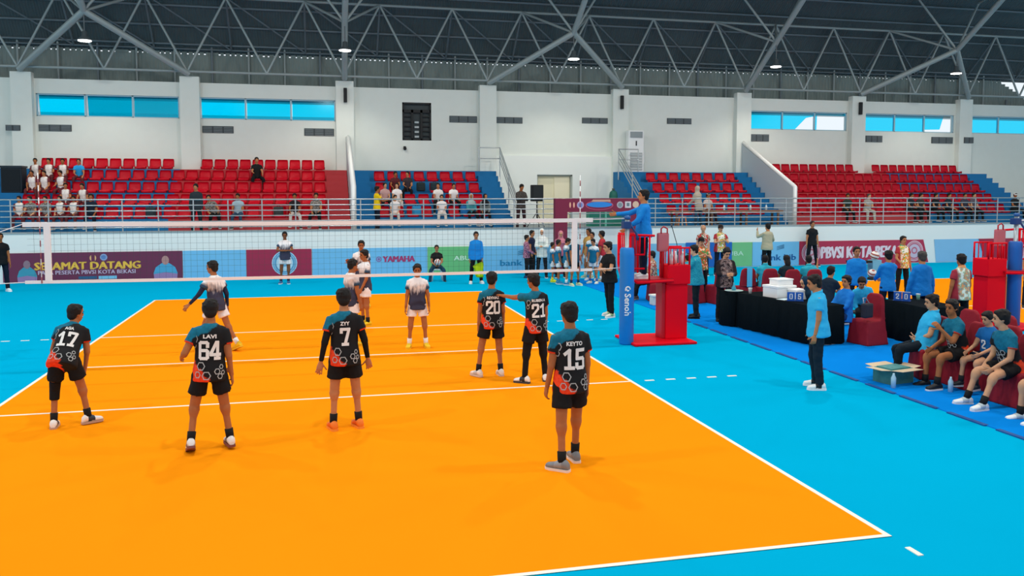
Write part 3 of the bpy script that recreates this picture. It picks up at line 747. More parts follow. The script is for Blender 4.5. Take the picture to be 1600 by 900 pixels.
# ------------------------------------------------------------------ referee stands
def ref_stand(x, y, label, mir=1):
    p = tag(empty('referee_stand', (x, y, 0)), label, 'referee stand')
    p.scale.x = mir
    D = mat('#b80a22', .45)
    ob('base', bev(bx(-.85, .42, -.62, .5, 0, .05), .02), M_RED, p)
    ob('column', bev(bx(-.05, .40, -.2, .2, .05, 1.12), .015), M_RED, p)
    ob('column_front', bev(bx(-.12, -.04, -.16, .16, .05, 1.15), .015), D, p)
    ob('pad_box', bev(bx(-.04, .44, -.24, .2, 1.12, 1.5), .02), M_RED, p)
    ob('platform', bx(-.75, .05, -.3, .3, 1.2, 1.24), D, p)
    ob('platform_frame', tb((.05, -.3, 1.2), (-.7, -.3, 1.18), (-.8, -.3, 1.25), (-.85, -.3, 1.5), (-.85, -.3, 2.08), r=.03), M_RED, p)
    ob('platform_frame', tb((.05, .3, 1.2), (-.7, .3, 1.18), (-.8, .3, 1.25), (-.85, .3, 1.5), (-.85, .3, 2.08), r=.03), M_RED, p)
    ob('top_rail', tb((-.35, -.3, 2.08), (-.85, -.3, 2.1), (-.85, .3, 2.1), (-.35, .3, 2.08), r=.025), M_RED, p)
    for z in (1.72, 1.45): ob('mid_rail', tb((-.55, -.3, z), (-.85, -.3, z), (-.85, .3, z), r=.02), M_RED, p)
    for yy in (-.3, .3): ob('stanchion', tb((-.45, yy, 1.22), (-.45, yy, 2.08), r=.02), M_RED, p)
    for k in range(5): ob('slat', tb((-.85, -.2+.1*k, 1.5), (-.85, -.2+.1*k, 2.08), r=.016), M_RED, p)
    for k in range(3): ob('slat', tb((-.75+.1*k, -.3, 1.72), (-.75+.1*k, -.3, 2.08), r=.014), M_RED, p)
    ob('back_rest', bev(bx(-.17, .07, -.05, .05, 1.75, 2.12), .04), mat('#c46a72', .7), p)
    ob('back_post', tb((-.05, .0, 1.2), (-.05, 0, 2.0), r=.04), D, p)
    ob('handle', tb((-.1, -.03, 2.08), (-.1, -.03, 2.2), (-.05, -.03, 2.24), (.03, -.03, 2.2), (.03, -.03, 2.08), r=.016), D, p)
    for yy in (-.22, .18):
        ob('basket_rail', tb((-.02, yy, 1.5), (-.02, yy, 1.83), (.42, yy, 1.83), (.42, yy, 1.5), r=.022), M_RED, p)
        for k in range(3): ob('basket_slat', tb((.09+.11*k, yy, 1.5), (.09+.11*k, yy, 1.83), r=.012), M_RED, p)
    return p
RS = ref_stand(6.45, .28, 'red referee stand with platform beside the blue net post')
ref_stand(14.05, .1, 'red referee stand of the second court behind the bench players', -1)
for k, (dx, dy) in enumerate(((.12, -.05), (.24, .05), (.33, -.1))):
    bt = tag(empty('water_bottle', (6.45+dx, .28+dy, 1.5)), 'clear water bottle in the referee stand basket, %s' % ('nearest the column', 'in the middle', 'at the outer side')[k], 'bottle')
    b2 = bmesh.new(); lathe(b2, [(.04, 0), (.042, .16), (.018, .22), (.018, .25)], 10); ob('body', b2, mat('#dfe9ee', .25), bt)
mi = tag(empty('microphone_stand', (7.0, .9, 0)), 'thin black microphone on a gooseneck above the referee stand basket', 'microphone')
ob('pole', tb((0, 0, 0), (0, 0, 1.7), r=.015), M_BLACK, mi); ob('arm', tb((0, 0, 1.65), (-.02, 0, 1.85), (-.14, -.02, 2.2), r=.008), M_BLACK, mi)
b2 = bmesh.new(); ell(b2, (-.15, -.02, 2.23), (.022, .022, .035)); ob('head', b2, mat('#44525a', .6), mi)
b2 = bmesh.new(); lathe(b2, [(.16, 0), (.16, .02), (.02, .04)], 14); ob('base', b2, M_BLACK, mi)
# ------------------------------------------------------------------ cloth materials that follow the torso (attribute tc = torso coordinates in metres of a 1.70 m figure)
class NT:
    def __init__(s, name):
        s.m = bpy.data.materials.new(name); s.m.use_nodes = True; s.t = s.m.node_tree; s.b = s.t.nodes['Principled BSDF']
        s.b.inputs['Roughness'].default_value = .75; s.b.inputs['Specular IOR Level'].default_value = .2
    def n(s, typ, **k):
        x = s.t.nodes.new(typ)
        for a, v in k.items(): setattr(x, a, v)
        return x
    def l(s, a, b): s.t.links.new(a, b)
    def val(s, sock, v):
        if isinstance(v, (int, float)): sock.default_value = v
        else: s.l(v, sock)
    def math(s, op, a, b=0., clamp=False):
        x = s.n('ShaderNodeMath', operation=op, use_clamp=clamp); s.val(x.inputs[0], a); s.val(x.inputs[1], b); return x.outputs[0]
    def mix(s, f, a, b):
        x = s.n('ShaderNodeMix', data_type='RGBA'); s.val(x.inputs['Factor'], f)
        for nm, c in (('A', a), ('B', b)):
            if isinstance(c, tuple): x.inputs[nm].default_value = c
            else: s.l(c, x.inputs[nm])
        return x.outputs['Result']
    def tc(s):
        a = s.n('ShaderNodeAttribute', attribute_name='tc'); sp = s.n('ShaderNodeSeparateXYZ'); s.l(a.outputs['Vector'], sp.inputs[0]); s.vec = a.outputs['Vector']
        return sp.outputs
    def sl(s):
        return s.n('ShaderNodeAttribute', attribute_name='sl').outputs['Fac']
    def noise(s, scale, detail=2, vec=None):
        x = s.n('ShaderNodeTexNoise'); x.inputs['Scale'].default_value = scale; x.inputs['Detail'].default_value = detail; s.l(vec or s.vec, x.inputs['Vector']); return x.outputs['Fac']
    def step(s, v, w=.02):   # soft threshold at 0
        return s.math('ADD', s.math('DIVIDE', v, 2*w), .5, clamp=True)

def jersey_black(front_teal=False):
    k = NT('black_jersey'); x, y, z = k.tc(); nz = k.noise(14); nf = k.noise(30)
    base = lin('#17181b')
    t = k.math('ADD', k.math('ADD', k.math('MULTIPLY', x, -.55), k.math('SUBTRACT', z, .40)), k.math('MULTIPLY', k.math('SUBTRACT', nz, .5), .16))
    if front_teal: t = k.math('ADD', t, k.math('ADD', k.math('MULTIPLY', y, .9), .06))
    c = k.mix(k.step(k.math('SUBTRACT', t, .03), .012), base, k.mix(nf, lin('#0a4f66'), lin('#107d9c')))
    r = k.math('ADD', k.math('ADD', k.math('MULTIPLY', x, -1.), k.math('MULTIPLY', z, -.75)), k.math('MULTIPLY', k.math('SUBTRACT', nz, .5), .14))
    c = k.mix(k.step(k.math('SUBTRACT', r, .105), .012), c, k.mix(nf, lin('#d3180f'), lin('#ff5a2a')))
    c = k.mix(k.step(k.math('SUBTRACT', k.sl(), .50), .02), c, lin('#e8431f'))
    k.l(c, k.b.inputs['Base Color']); return k.m
def jersey_white():
    k = NT('white_navy_jersey'); x, y, z = k.tc()
    mp = k.n('ShaderNodeVectorMath', operation='MULTIPLY'); k.l(k.vec, mp.inputs[0]); mp.inputs[1].default_value = (1, 1, .3)
    nz = k.noise(26, 3, mp.outputs[0])
    t = k.math('ADD', k.math('SUBTRACT', z, .275), k.math('MULTIPLY', k.math('SUBTRACT', nz, .5), .34))
    c = k.mix(k.step(t, .09), lin('#3b3e55'), lin('#f0eef0'))
    c = k.mix(k.step(k.math('SUBTRACT', k.sl(), .30), .1), c, lin('#2f4a66'))
    k.l(c, k.b.inputs['Base Color']); return k.m
def jersey_teal():
    k = NT('teal_white_jersey'); x, y, z = k.tc(); nz = k.noise(16, 3)
    t = k.math('ADD', k.math('SUBTRACT', z, .36), k.math('MULTIPLY', k.math('SUBTRACT', nz, .5), .2))
    c = k.mix(k.step(t, .03), lin('#0f6f94'), lin('#dfeaf0')); k.l(c, k.b.inputs['Base Color']); return k.m
def batik(name, cols, scale=14., split=None):
    k = NT(name); x, y, z = k.tc()
    v = k.n('ShaderNodeTexNoise'); v.inputs['Scale'].default_value = scale; v.inputs['Detail'].default_value = 4; k.l(k.vec, v.inputs['Vector'])
    r = k.n('ShaderNodeValToRGB'); r.color_ramp.interpolation = 'CONSTANT'
    e = r.color_ramp.elements; n = len(cols); e[0].color = lin(cols[0]); e[0].position = 0
    e[1].color = lin(cols[1]); e[1].position = .40
    for i in range(2, n):
        q = e.new(.40+.2*(i-1)/(n-1)); q.color = lin(cols[i])
    k.l(v.outputs['Fac'], r.inputs['Fac']); c = r.outputs['Color']
    if split: c = k.mix(k.step(k.math('SUBTRACT', k.math('ABSOLUTE', x), .13), .02), c, lin(split))
    k.l(c, k.b.inputs['Base Color']); return k.m
J_BLACK = jersey_black(); J_BENCH = jersey_black(True); J_WHITE = jersey_white(); J_TEAL = jersey_teal()
B_ORANGE = batik('orange_batik', ['#f3e9d8', '#e58b2c', '#cc2b2b', '#5f9c5a']); B_PALE = batik('pale_batik', ['#e9efe4', '#cfe0cf', '#8fb695', '#e9a06a', '#8a9a92'], 11, '#9c2f3e')
B_PINK = batik('pink_batik', ['#a8627f', '#c994a8', '#7d3f63'], 22); B_BROWN = batik('brown_batik', ['#a9938c', '#5b4044', '#8d7d7c', '#2c2024'], 18, '#201a1e')
B_TEALB = batik('teal_print', ['#1f95b0', '#2aa6bd', '#178aa6'], 40); B_FLOWER = batik('bright_batik', ['#f2ead6', '#d9432e', '#f0d24c', '#3f9f63', '#f6f1e8'], 13, '#a8303a')
B_RED = batik('red_batik', ['#b02a34', '#e8dcd0', '#2f6f4d', '#c43d3a'], 16)
B_CHECK = batik('grey_check', ['#77706c', '#a39a93', '#54504f'], 30); B_MAROONW = batik('maroon_white', ['#efe8e4', '#e6dcd8', '#f2eeea'], 10, '#6b2b33')
def cl(c): return mat(c, .8, spec=.2, bump=.35, bscale=14)
SK = [mat('#a8683f', .6, spec=.2), mat('#bb7d55', .6, spec=.2), mat('#cf9a76', .6, spec=.2), mat('#8a5334', .6, spec=.2), mat('#d9ab8e', .6, spec=.2)]
HAIR = mat('#120f0f', .65, spec=.3, bump=.35, bscale=90); HAIRG = mat('#4a4644', .7, bump=.8, bscale=70)
M_EYE = mat('#1a1210', .4); M_LIP = mat('#7a3a32', .6)
SOLE_W = mat('#e6e6e4', .6)

# ------------------------------------------------------------------ block digits
DIG = {'1': [[(.10, .74), (.34, .915), (.34, .085)], [(.12, .085), (.56, .085)]],
       '7': [[(.08, .74), (.08, .915), (.54, .915), (.30, .085)], [(.16, .085), (.46, .085)]],
       '6': [[(.52, .70), (.52, .86), (.46, .915), (.14, .915), (.08, .86), (.08, .14), (.14, .085), (.46, .085), (.52, .14), (.52, .44), (.46, .5), (.08, .5)]],
       '4': [[(.42, .085), (.42, .915), (.34, .915), (.06, .36), (.06, .28), (.58, .28)], [(.28, .085), (.56, .085)]],
       '0': [[(.08, .5), (.08, .14), (.14, .085), (.46, .085), (.52, .14), (.52, .86), (.46, .915), (.14, .915), (.08, .86), (.08, .5)]],
       '2': [[(.08, .68), (.08, .86), (.14, .915), (.46, .915), (.52, .86), (.52, .62), (.10, .2), (.10, .085), (.55, .085)]],
       '5': [[(.54, .915), (.10, .915), (.10, .52), (.46, .52), (.52, .46), (.52, .14), (.46, .085), (.14, .085), (.08, .14), (.08, .28)]]}
def ribbon(bm, pts, hw, fn, step=.02):
    def quad(a, b_):
        d = Vector((b_[0]-a[0], b_[1]-a[1])); L = d.length
        if L < 1e-6: return
        d /= L; nrm = Vector((-d.y, d.x)); a = Vector(a)-d*hw*.75; L += hw*1.5; n = max(1, int(L/step)); pr = None
        for k in range(n+1):
            p = a+d*(L*k/n); q = [bm.verts.new(fn(*(p+nrm*s))) for s in (-hw, 0, hw)]
            if pr:
                for j in (0, 1): bm.faces.new((pr[j], q[j], q[j+1], pr[j+1]))
            pr = q
    for a, b_ in zip(pts, pts[1:]): quad(a, b_)
def digits_bm(s, h, fn):
    bm = bmesh.new(); sx = h*.92; tot = len(s)*.66-.06
    for i, ch in enumerate(s):
        for st in DIG[ch]:
            ribbon(bm, [((x+i*.66-tot/2)*sx, (y-.5)*h) for x, y in st], .083*h, fn)
    return bm
def hex_bm(hexes, fn):
    bm = bmesh.new()
    for cx, cy, r in hexes:
        pts = [(cx+r*math.cos(k*math.pi/3), cy+r*math.sin(k*math.pi/3)) for k in range(7)]
        for a, b_ in zip(pts, pts[1:]):
            ribbon(bm, [a, b_], .0048, fn, .05)
    return bm
HEX_BACK = [(-.095, .03, .046), (-.03, -.075, .046), (-.135, -.065, .036), (.09, -.03, .032), (.14, .02, .024), (.125, -.085, .03), (.165, -.045, .024), (-.185, .33, .04), (-.2, .26, .03)]
HEX_FRONT = [(-.05, .2, .04), (.02, .15, .04), (-.03, .1, .035), (.06, .22, .035), (.08, .12, .03), (-.1, .14, .035)]

# ------------------------------------------------------------------ figures
BAKE = []
VOX = {2: (.0125, .017, .0115), 1: (.018, .022, .017), 0: (.026, .028, .024)}
T_BODY = [(-.10, .12, .09, 0), (-.02, .148, .105, -.005), (.10, .135, .095, 0), (.22, .142, .10, .005), (.33, .158, .108, .005), (.41, .15, .098, -.005), (.455, .115, .08, -.01), (.485, .062, .062, -.01), (.56, .052, .055, .002)]
T_SHIRT = [(-.15, .182, .142, 0), (-.14, .190, .15, 0), (-.02, .182, .14, -.003), (.10, .164, .12, 0), (.22, .162, .118, .004), (.33, .172, .124, .004), (.40, .165, .115, -.005), (.45, .135, .095, -.012), (.485, .088, .078, -.014), (.505, .068, .068, -.01)]
def dirv(f, a, s): 
    f, a = R(f), R(a); return Vector((s*math.sin(a), math.cos(a)*math.sin(f), -math.cos(a)*math.cos(f)))
STAND = dict(L=(6, 8, 14, 4), Rr=(6, 8, 14, 4), LL=(2, 5, -2, 4, 10, 0), RL=(2, 5, -2, 4, 10, 0))
SIT = dict(L=(25, 8, 70, -12), Rr=(25, 8, 70, -12), LL=(82, 8, 4, 3, 8, 0), RL=(82, 8, 4, 3, 8, 0), lean=4)
def P(base, **k):
    d = dict(base); d.update(k); return d

def person(label, x, y, face, H=1.68, z=0., pose=STAND, top=('tee', None), bot=('trousers', None), shoe=('#202020', '#e6e6e4'), sock=None, hair=HAIR, skin=1, lod=1, seat=None, group=None, cap=None, hijab=None,
           legging=None, armsleeve=None, kneepad=None, num=None, nm=None, hexes=None, fnum=None, bulk=1., hemz=0., name='person', longhair=False, shortl=.62):
    s = H/1.70; X, Y, Z = Vector((1, 0, 0)), Vector((0, 1, 0)), Vector((0, 0, 1))
    skin = SK[skin]
    lean, side, tw = R(pose.get('lean', 0)), R(pose.get('side', 0)), R(pose.get('twist', 0))
    rot = Matrix.Rotation(tw, 3, 'Z') @ Matrix.Rotation(side, 3, 'Y') @ Matrix.Rotation(-lean, 3, 'X')
    tx, ty_, tz_ = rot @ X, rot @ Y, rot @ Z
    # legs relative to the pelvis
    legs = {}
    for sd, key in ((-1, 'LL'), (1, 'RL')):
        tf, ta, sf, sa, fy, fp = pose[key]
        hip = Vector((sd*.088, 0, -.03))*s; knee = hip+dirv(tf, ta, sd)*.42*s; ank = knee+dirv(sf, sa, sd)*.40*s
        fd = Vector((sd*math.sin(R(fy)), math.cos(R(fy)), 0)); legs[sd] = [hip, knee, ank, fd, R(fp)]
    low = min(l[2].z-(.085*math.cos(l[4])+.15*math.sin(max(0, l[4])))*s for l in legs.values())
    if seat is None:
        pel = Vector((-(legs[-1][2].x+legs[1][2].x)/2, -(legs[-1][2].y+legs[1][2].y)/2, -low))
    else: pel = Vector((0, 0, seat+.115*s))
    for l in legs.values():
        for k in range(3): l[k] = l[k]+pel
    def T(a, b_, c): return pel+(tx*a+ty_*b_+tz_*c)*s
    root = tag(empty(name, (x, y, z), R(face)), label, 'person', group)
    vb, vc, vh = VOX[lod]
    def part(nm_, bm, m, v=None, par=None, sm=3, **k):
        o = ob(nm_, bm, m, par or root)
        if v: BAKE.append((o, v, sm, k))
        return o
    def rings(tab, grow=0., lo=-9, hi=9, bk=1.):
        out = []
        for zz, rx, ry, yo in tab:
            if lo <= zz <= hi:
                g = bk if zz < .3 else 1+(bk-1)*.45
                out.append((T(0, yo, zz), tx, ty_, (rx*g+grow)*s, (ry*g*(1 if bk == 1 else 1.05)+grow)*s))
        return out
    def seg(bm, p, q, r0, r1, mids=(), n=10, ext=.6):
        d = (q-p).normalized(); a, b_ = perp(d); L = (q-p).length
        rr = [(-r0*ext, r0*.6), (0, r0)]+[(t*L, r) for t, r in mids]+[(L, r1), (L+r1*ext, r1*.6)]
        loft(bm, [(p+d*t, a, b_, r*s if False else r, r) for t, r in rr], n)
    # ---- head frame
    hy, hp = R(pose.get('hy', 0)), R(pose.get('hp', 0))
    hrot = Matrix.Rotation(hy, 3, 'Z') @ Matrix.Rotation(-hp, 3, 'X')
    hx, hf, hu = hrot @ X, hrot @ Y, hrot @ Z
    hb = T(0, .0, .525); hc = hb+hu*.122*s+hf*.014*s
    def Hd(a, b_, c): return hc+(hx*a+hf*b_+hu*c)*s
    hax = (hx, hf, hu)
    def e(bm, c, r): ell(bm, Hd(*c), tuple(k*s for k in r), hax)
    # ---- body (one continuous skin)
    bm = bmesh.new()
    loft(bm, rings(T_BODY, 0, bk=min(bulk, 1.15)), 14)
    seg(bm, T(0, -.008, .47), hb+hu*.06*s, .056*s, .052*s)
    e(bm, (0, -.006, .02), (.075, .094, .094)); e(bm, (0, .02, -.045), (.06, .072, .072)); e(bm, (0, .056, -.086), (.03, .026, .024))
    e(bm, (0, .098, -.02), (.014, .02, .024)); e(bm, (0, .075, .045), (.052, .02, .03))
    for t in (-1, 1): e(bm, (t*.077, -.008, -.008), (.012, .02, .032))
    arms = {}
    for sd, key in ((-1, 'L'), (1, 'Rr')):
        uf, ua, ff, fa = pose[key][:4]
        S = T(sd*.152, -.005, .415); E_ = S+(rot @ dirv(uf, ua, sd))*.285*s; W = E_+(rot @ dirv(ff, fa, sd))*.245*s
        arms[sd] = (S, E_, W, (W-E_).normalized())
        seg(bm, S, E_, .052*s, .041*s, ((.1*s, .05*s),)); seg(bm, E_, W, .041*s, .027*s, ((.06*s, .043*s), (.15*s, .035*s)))
    for sd, (hip, knee, ank, fd, fp) in legs.items():
        seg(bm, hip, knee, .088*s, .058*s, ((.15*s, .085*s), (.3*s, .07*s))); seg(bm, knee, ank, .058*s, .037*s, ((.1*s, .063*s), (.2*s, .056*s), (.32*s, .041*s)))
    # hands
    hands = {}
    for sd, (S, E_, W, d) in arms.items():
        pk = pose.get('hand', {}).get(sd, None)
        inn = -tx*sd if pk is None else Vector(pk)
        nrm = (inn-d*inn.dot(d)).normalized(); th = nrm.cross(d).normalized()
        if th.dot(ty_) < 0: th = -th
        curl = pose.get('curl', {}).get(sd, 22)
        hands[sd] = (W+d*.075*s, d, nrm)
        hbm = bmesh.new() if lod == 2 else bm
        loft(hbm, [(W+d*t*s, th, nrm, a*s, b_*s) for t, a, b_ in ((-.02, .024, .02), (.0, .026, .02), (.04, .037, .017), (.08, .041, .015), (.095, .038, .013))], 10)
        def fing(base, dr, L, r, c0, sp=0):
            p = base; a = R(c0); axd = dr
            for k in range(3):
                q = p+(axd*math.cos(a)+nrm*math.sin(a))*L[k]*s; seg(hbm, p, q, r*s, r*s*.9, n=6, ext=.4); p = q; a += R(c0*1.1+4)
        if lod == 2:
            for k, (o_, L) in enumerate(((.029, .066), (.0095, .075), (-.010, .07), (-.029, .056))):
                fing(W+(d*.085+th*o_)*s, (d+th*o_*5).normalized(), (L*.45, L*.32, L*.25), .0088, curl*(.7+.12*k))
            fing(W+(d*.025+th*.028)*s, (d*.75+th*.7).normalized(), (.04, .03, .022), .0105, 10)
            part('hand', hbm, skin, .0062 if lod == 2 else .01, sm=2)
        else:
            seg(bm, W+d*.085*s, W+(d*.15+nrm*.02)*s, .022*s, .017*s, n=8); seg(bm, W+(d*.03+th*.025)*s, W+(d*.08+th*.055)*s, .013*s, .011*s, n=6)
    part('body', bm, skin, vb)
    # ---- face
    if lod >= 1:
        for t in (-1, 1):
            b2 = bmesh.new(); e(b2, (t*.03, .081, .002), (.013, .009, .007)); part('eye', b2, M_EYE)
            b2 = bmesh.new(); e(b2, (t*.031, .088, .022), (.02, .008, .005)); part('eyebrow', b2, hair)
        b2 = bmesh.new(); e(b2, (0, .089, -.062), (.023, .006, .006)); part('mouth', b2, M_LIP)
    # ---- hair, cap, hijab
    if hijab is not None:
        b2 = bmesh.new(); e(b2, (0, -.032, .015), (.1, .108, .12)); e(b2, (0, -.02, -.06), (.088, .095, .08))
        loft(b2, [(Hd(0, -.01, -.05), hx, hf, .085*s, .085*s), (T(0, -.005, .50), tx, ty_, .10*s, .10*s), (T(0, 0, .43), tx, ty_, .175*s, .13*s), (T(0, .01, .30), tx, ty_, .19*s, .145*s)], 14)
        part('hijab', b2, hijab, vh)
    else:
        b2 = bmesh.new(); e(b2, (0, -.022, .04), (.09, .098, .094)); e(b2, (0, -.05, -.02), (.076, .06, .072)); e(b2, (0, .035, .085), (.072, .056, .036))
        for t in (-1, 1): e(b2, (t*.07, -.014, .024), (.022, .052, .05))
        if lod == 2:
            rnd = random.Random(label)
            for k in range(26):
                a, b_ = rnd.uniform(0, 6.28), rnd.uniform(.15, 1.3); e(b2, (.086*math.cos(a)*math.cos(b_), -.022+.093*math.sin(a)*math.cos(b_), .04+.092*math.sin(b_)), (.02, .02, .009))
        if longhair: e(b2, (0, -.07, -.09), (.085, .05, .13))
        part('hair', b2, hair, vh, sm=2)
        if cap is not None:
            b2 = bmesh.new(); e(b2, (0, -.012, .055), (.09, .105, .078)); e(b2, (0, .115, .045), (.07, .065, .012)); part('cap', b2, cap, vh)
    # ---- shirt
    kind, tm = top
    long_ = kind == 'long'; nzs = lod >= 1
    b2 = bmesh.new(); tab = [(zz+(hemz if zz < -.05 else 0), rx, ry, yo) for zz, rx, ry, yo in T_SHIRT]
    rs = rings(tab, 0, bk=bulk); loft(b2, rs, 18)
    for sd, (S, E_, W, d) in arms.items():
        inner = T(sd*.09, -.008, .40)
        if long_:
            seg(b2, inner, S, .08*s, .064*s, ext=.3); seg(b2, S, E_, .064*s, .055*s); seg(b2, E_, W-d*.01*s, .056*s, .042*s)
        else:
            q = S+(E_-S)*.56; dd = (E_-S).normalized(); a, b_ = perp(dd)
            seg(b2, inner, S, .08*s, .062*s, ext=.3); loft(b2, [(S-dd*.02*s, a, b_, .058*s, .058*s), (S+(q-S)*.5, a, b_, .066*s, .066*s), (q, a, b_, .072*s, .072*s)], 12)
    part('shirt', b2, tm, vc, wr=nzs*(.003 if num else .0075)*s, arms={k: (v[0], v[1]) for k, v in arms.items()}, fr=(pel, tx, ty_, tz_, s))
    # printing on the shirt
    def onback(xx, zz, front=False):
        for (z0, a0, c0, o0), (z1, a1, c1, o1) in zip(tab, tab[1:]):
            if z0 <= zz <= z1: break
        t = min(1, max(0, (zz-z0)/(z1-z0))); ra, rb, yo = a0+(a1-a0)*t+.008, c0+(c1-c0)*t+.011, o0+(o1-o0)*t
        ph = xx/ra
        return T(-ra*math.sin(ph), rb*math.cos(ph)+yo, zz) if front else T(ra*math.sin(ph), -rb*math.cos(ph)+yo, zz)
    if num: part('jersey_number', digits_bm(num, .215, lambda a, b_: onback(a, .205+b_)), SOLE_W)
    if nm: part('jersey_name', text_bm(nm, .034*len(nm)+.01, .045, lambda a, b_: onback(a, .362+b_), .04), SOLE_W)
    for hx_ in hexes or (): part('hexagon_print', hex_bm([hx_], lambda a, b_: onback(a, b_, hexes is HEX_FRONT)), mat('#a9adae', .7))
    if kind == 'polo':
        b2 = bmesh.new(); loft(b2, [(T(0, -.012, .475), tx, ty_, .082*s, .078*s), (T(0, -.014, .515), tx, ty_, .07*s, .068*s), (T(0, -.02, .53), tx, (ty_+tz_*-.35).normalized(), .066*s, .064*s), (T(0, -.016, .50), tx, ty_, .06*s, .06*s)], 16)
        part('collar', b2, tm)
    if fnum: part('jersey_number', digits_bm(fnum, .16, lambda a, b_: onback(a, .2+b_, True)), SOLE_W)
    # ---- lower clothing
    bk, bmat = bot
    b2 = bmesh.new(); loft(b2, [(pel+Z*zz*s, X, Y, rx*s*bulk, ry*s*bulk) for zz, rx, ry in ((-.11, .12, .10), (-.06, .16, .115), (.02, .158, .112), (.09, .15, .108))], 14)
    if bk == 'shorts':
        for sd, (hip, knee, ank, fd, fp) in legs.items():
            q = hip+(knee-hip)*shortl; dd = (knee-hip).normalized(); a, b_ = perp(dd); seg(b2, hip, hip+(knee-hip)*.2, .092*s, .1*s)
            loft(b2, [(hip, a, b_, .095*s, .095*s), (hip+(q-hip)*.6, a, b_, .1*s, .1*s), (q, a, b_, .108*s, .108*s)], 12)
        part('shorts', b2, bmat, vc, wr=nzs*.007*s)
    elif bk == 'skirt':
        loft(b2, [(pel-Z*.06*s, X, Y, .17*s, .13*s), (pel-Z*.4*s, X, Y, .2*s, .17*s), (pel-Z*.82*s, X, Y, .24*s, .2*s)], 16); part('skirt', b2, bmat, vc)
    else:
        for sd, (hip, knee, ank, fd, fp) in legs.items():
            seg(b2, hip, knee, .096*s, .072*s, ((.2*s, .09*s),)); seg(b2, knee, ank+(ank-knee).normalized()*.0, .072*s, .058*s, ((.2*s, .066*s),), ext=.3)
        part('trousers', b2, bmat, vc, wr=nzs*.008*s)
    if legging is not None:
        for sd, (hip, knee, ank, fd, fp) in legs.items():
            b2 = bmesh.new(); seg(b2, hip+(knee-hip)*.4, knee, .088*s, .068*s); seg(b2, knee, ank, .068*s, .048*s, ((.1*s, .073*s), (.2*s, .066*s), (.32*s, .051*s)), ext=.2); part('legging', b2, legging, vc)
    if armsleeve is not None:
        for sd, (S, E_, W, d) in arms.items():
            b2 = bmesh.new(); seg(b2, S+(E_-S)*.3, E_, .052*s, .045*s); seg(b2, E_, W-d*.01*s, .045*s, .031*s, ((.06*s, .047*s), (.15*s, .039*s)), ext=.2); part('arm_sleeve', b2, armsleeve, vc*.8)
    if kneepad is not None:
        for sd, m_ in kneepad.items():
            hip, knee, ank = legs[sd][:3]; b2 = bmesh.new(); seg(b2, knee+(hip-knee)*.32, knee, .074*s, .066*s, ext=.1); seg(b2, knee, knee+(ank-knee)*.3, .066*s, .062*s, ext=.1); part('knee_pad', b2, m_, vc*.8)
    # ---- socks and shoes
    for sd, (hip, knee, ank, fd, fp) in legs.items():
        sn = (ank-knee).normalized()
        if sock and bk != 'trousers':
            b2 = bmesh.new(); seg(b2, ank-sn*.115*s, ank+sn*.02*s, .047*s, .043*s, ext=.05, n=12); part('sock', b2, cl(sock))
        # foot frame: heel-to-toe along ff_, up along uu
        rgt = fd.cross(Z).normalized(); fr_ = Matrix.Rotation(-fp, 3, rgt); ff_, uu = fr_ @ fd, fr_ @ Z
        bs = ank-uu*.085*s
        b2 = bmesh.new()
        for t, w_, h in (): pass
        loft(b2, [(bs+(ff_*t+uu*(.018+h/2))*s, rgt, uu, w_*s, h/2*s) for t, w_, h in ((-.082, .022, .04), (-.074, .037, .075), (-.045, .043, .105), (-.005, .046, .105), (.035, .048, .088), (.08, .05, .068), (.125, .05, .056), (.16, .042, .048), (.178, .024, .034))], 12)
        shm = part('shoe', b2, mat(shoe[0], .55, var=.0))
        b3 = bmesh.new(); prs = []
        ol = [(-.09, .022), (-.076, .04), (-.03, .045), (.03, .046), (.08, .053), (.125, .053), (.165, .042), (.187, .018)]
        outl = [(t, w_) for t, w_ in ol]+[(t, -w_) for t, w_ in reversed(ol)]
        lo_ = [b3.verts.new(bs+(ff_*t+rgt*w_)*s) for t, w_ in outl]; hi_ = [b3.verts.new(bs+(ff_*t*.99+rgt*w_+uu*.028)*s) for t, w_ in outl]
        b3.faces.new(lo_[::-1]); b3.faces.new(hi_)
        for k in range(len(lo_)): b3.faces.new((lo_[k], lo_[(k+1) % len(lo_)], hi_[(k+1) % len(lo_)], hi_[k]))
        bmesh.ops.recalc_face_normals(b3, faces=b3.faces[:])
        o3 = ob('sole', b3, mat(shoe[1], .6), shm)
        if len(shoe) > 2 and lod == 2:
            b4 = bmesh.new(); loft(b4, [(bs+(ff_*t+uu*(.02+h/2))*s, rgt, uu, (w_+.0015)*s, (h/2+.0015)*s) for t, w_, h in ((-.015, .0455, .105), (.035, .048, .088), (.07, .0495, .072))], 12, caps=False); ob('stripe', b4, mat(shoe[2], .55), shm)
    M_ = Matrix.Translation((x, y, z)) @ Matrix.Rotation(R(face), 4, 'Z')
    return dict(root=root, hand={k: (M_ @ v[0], M_.to_3x3() @ v[1], M_.to_3x3() @ v[2]) for k, v in hands.items()}, head=M_ @ hc, pel=M_ @ pel)

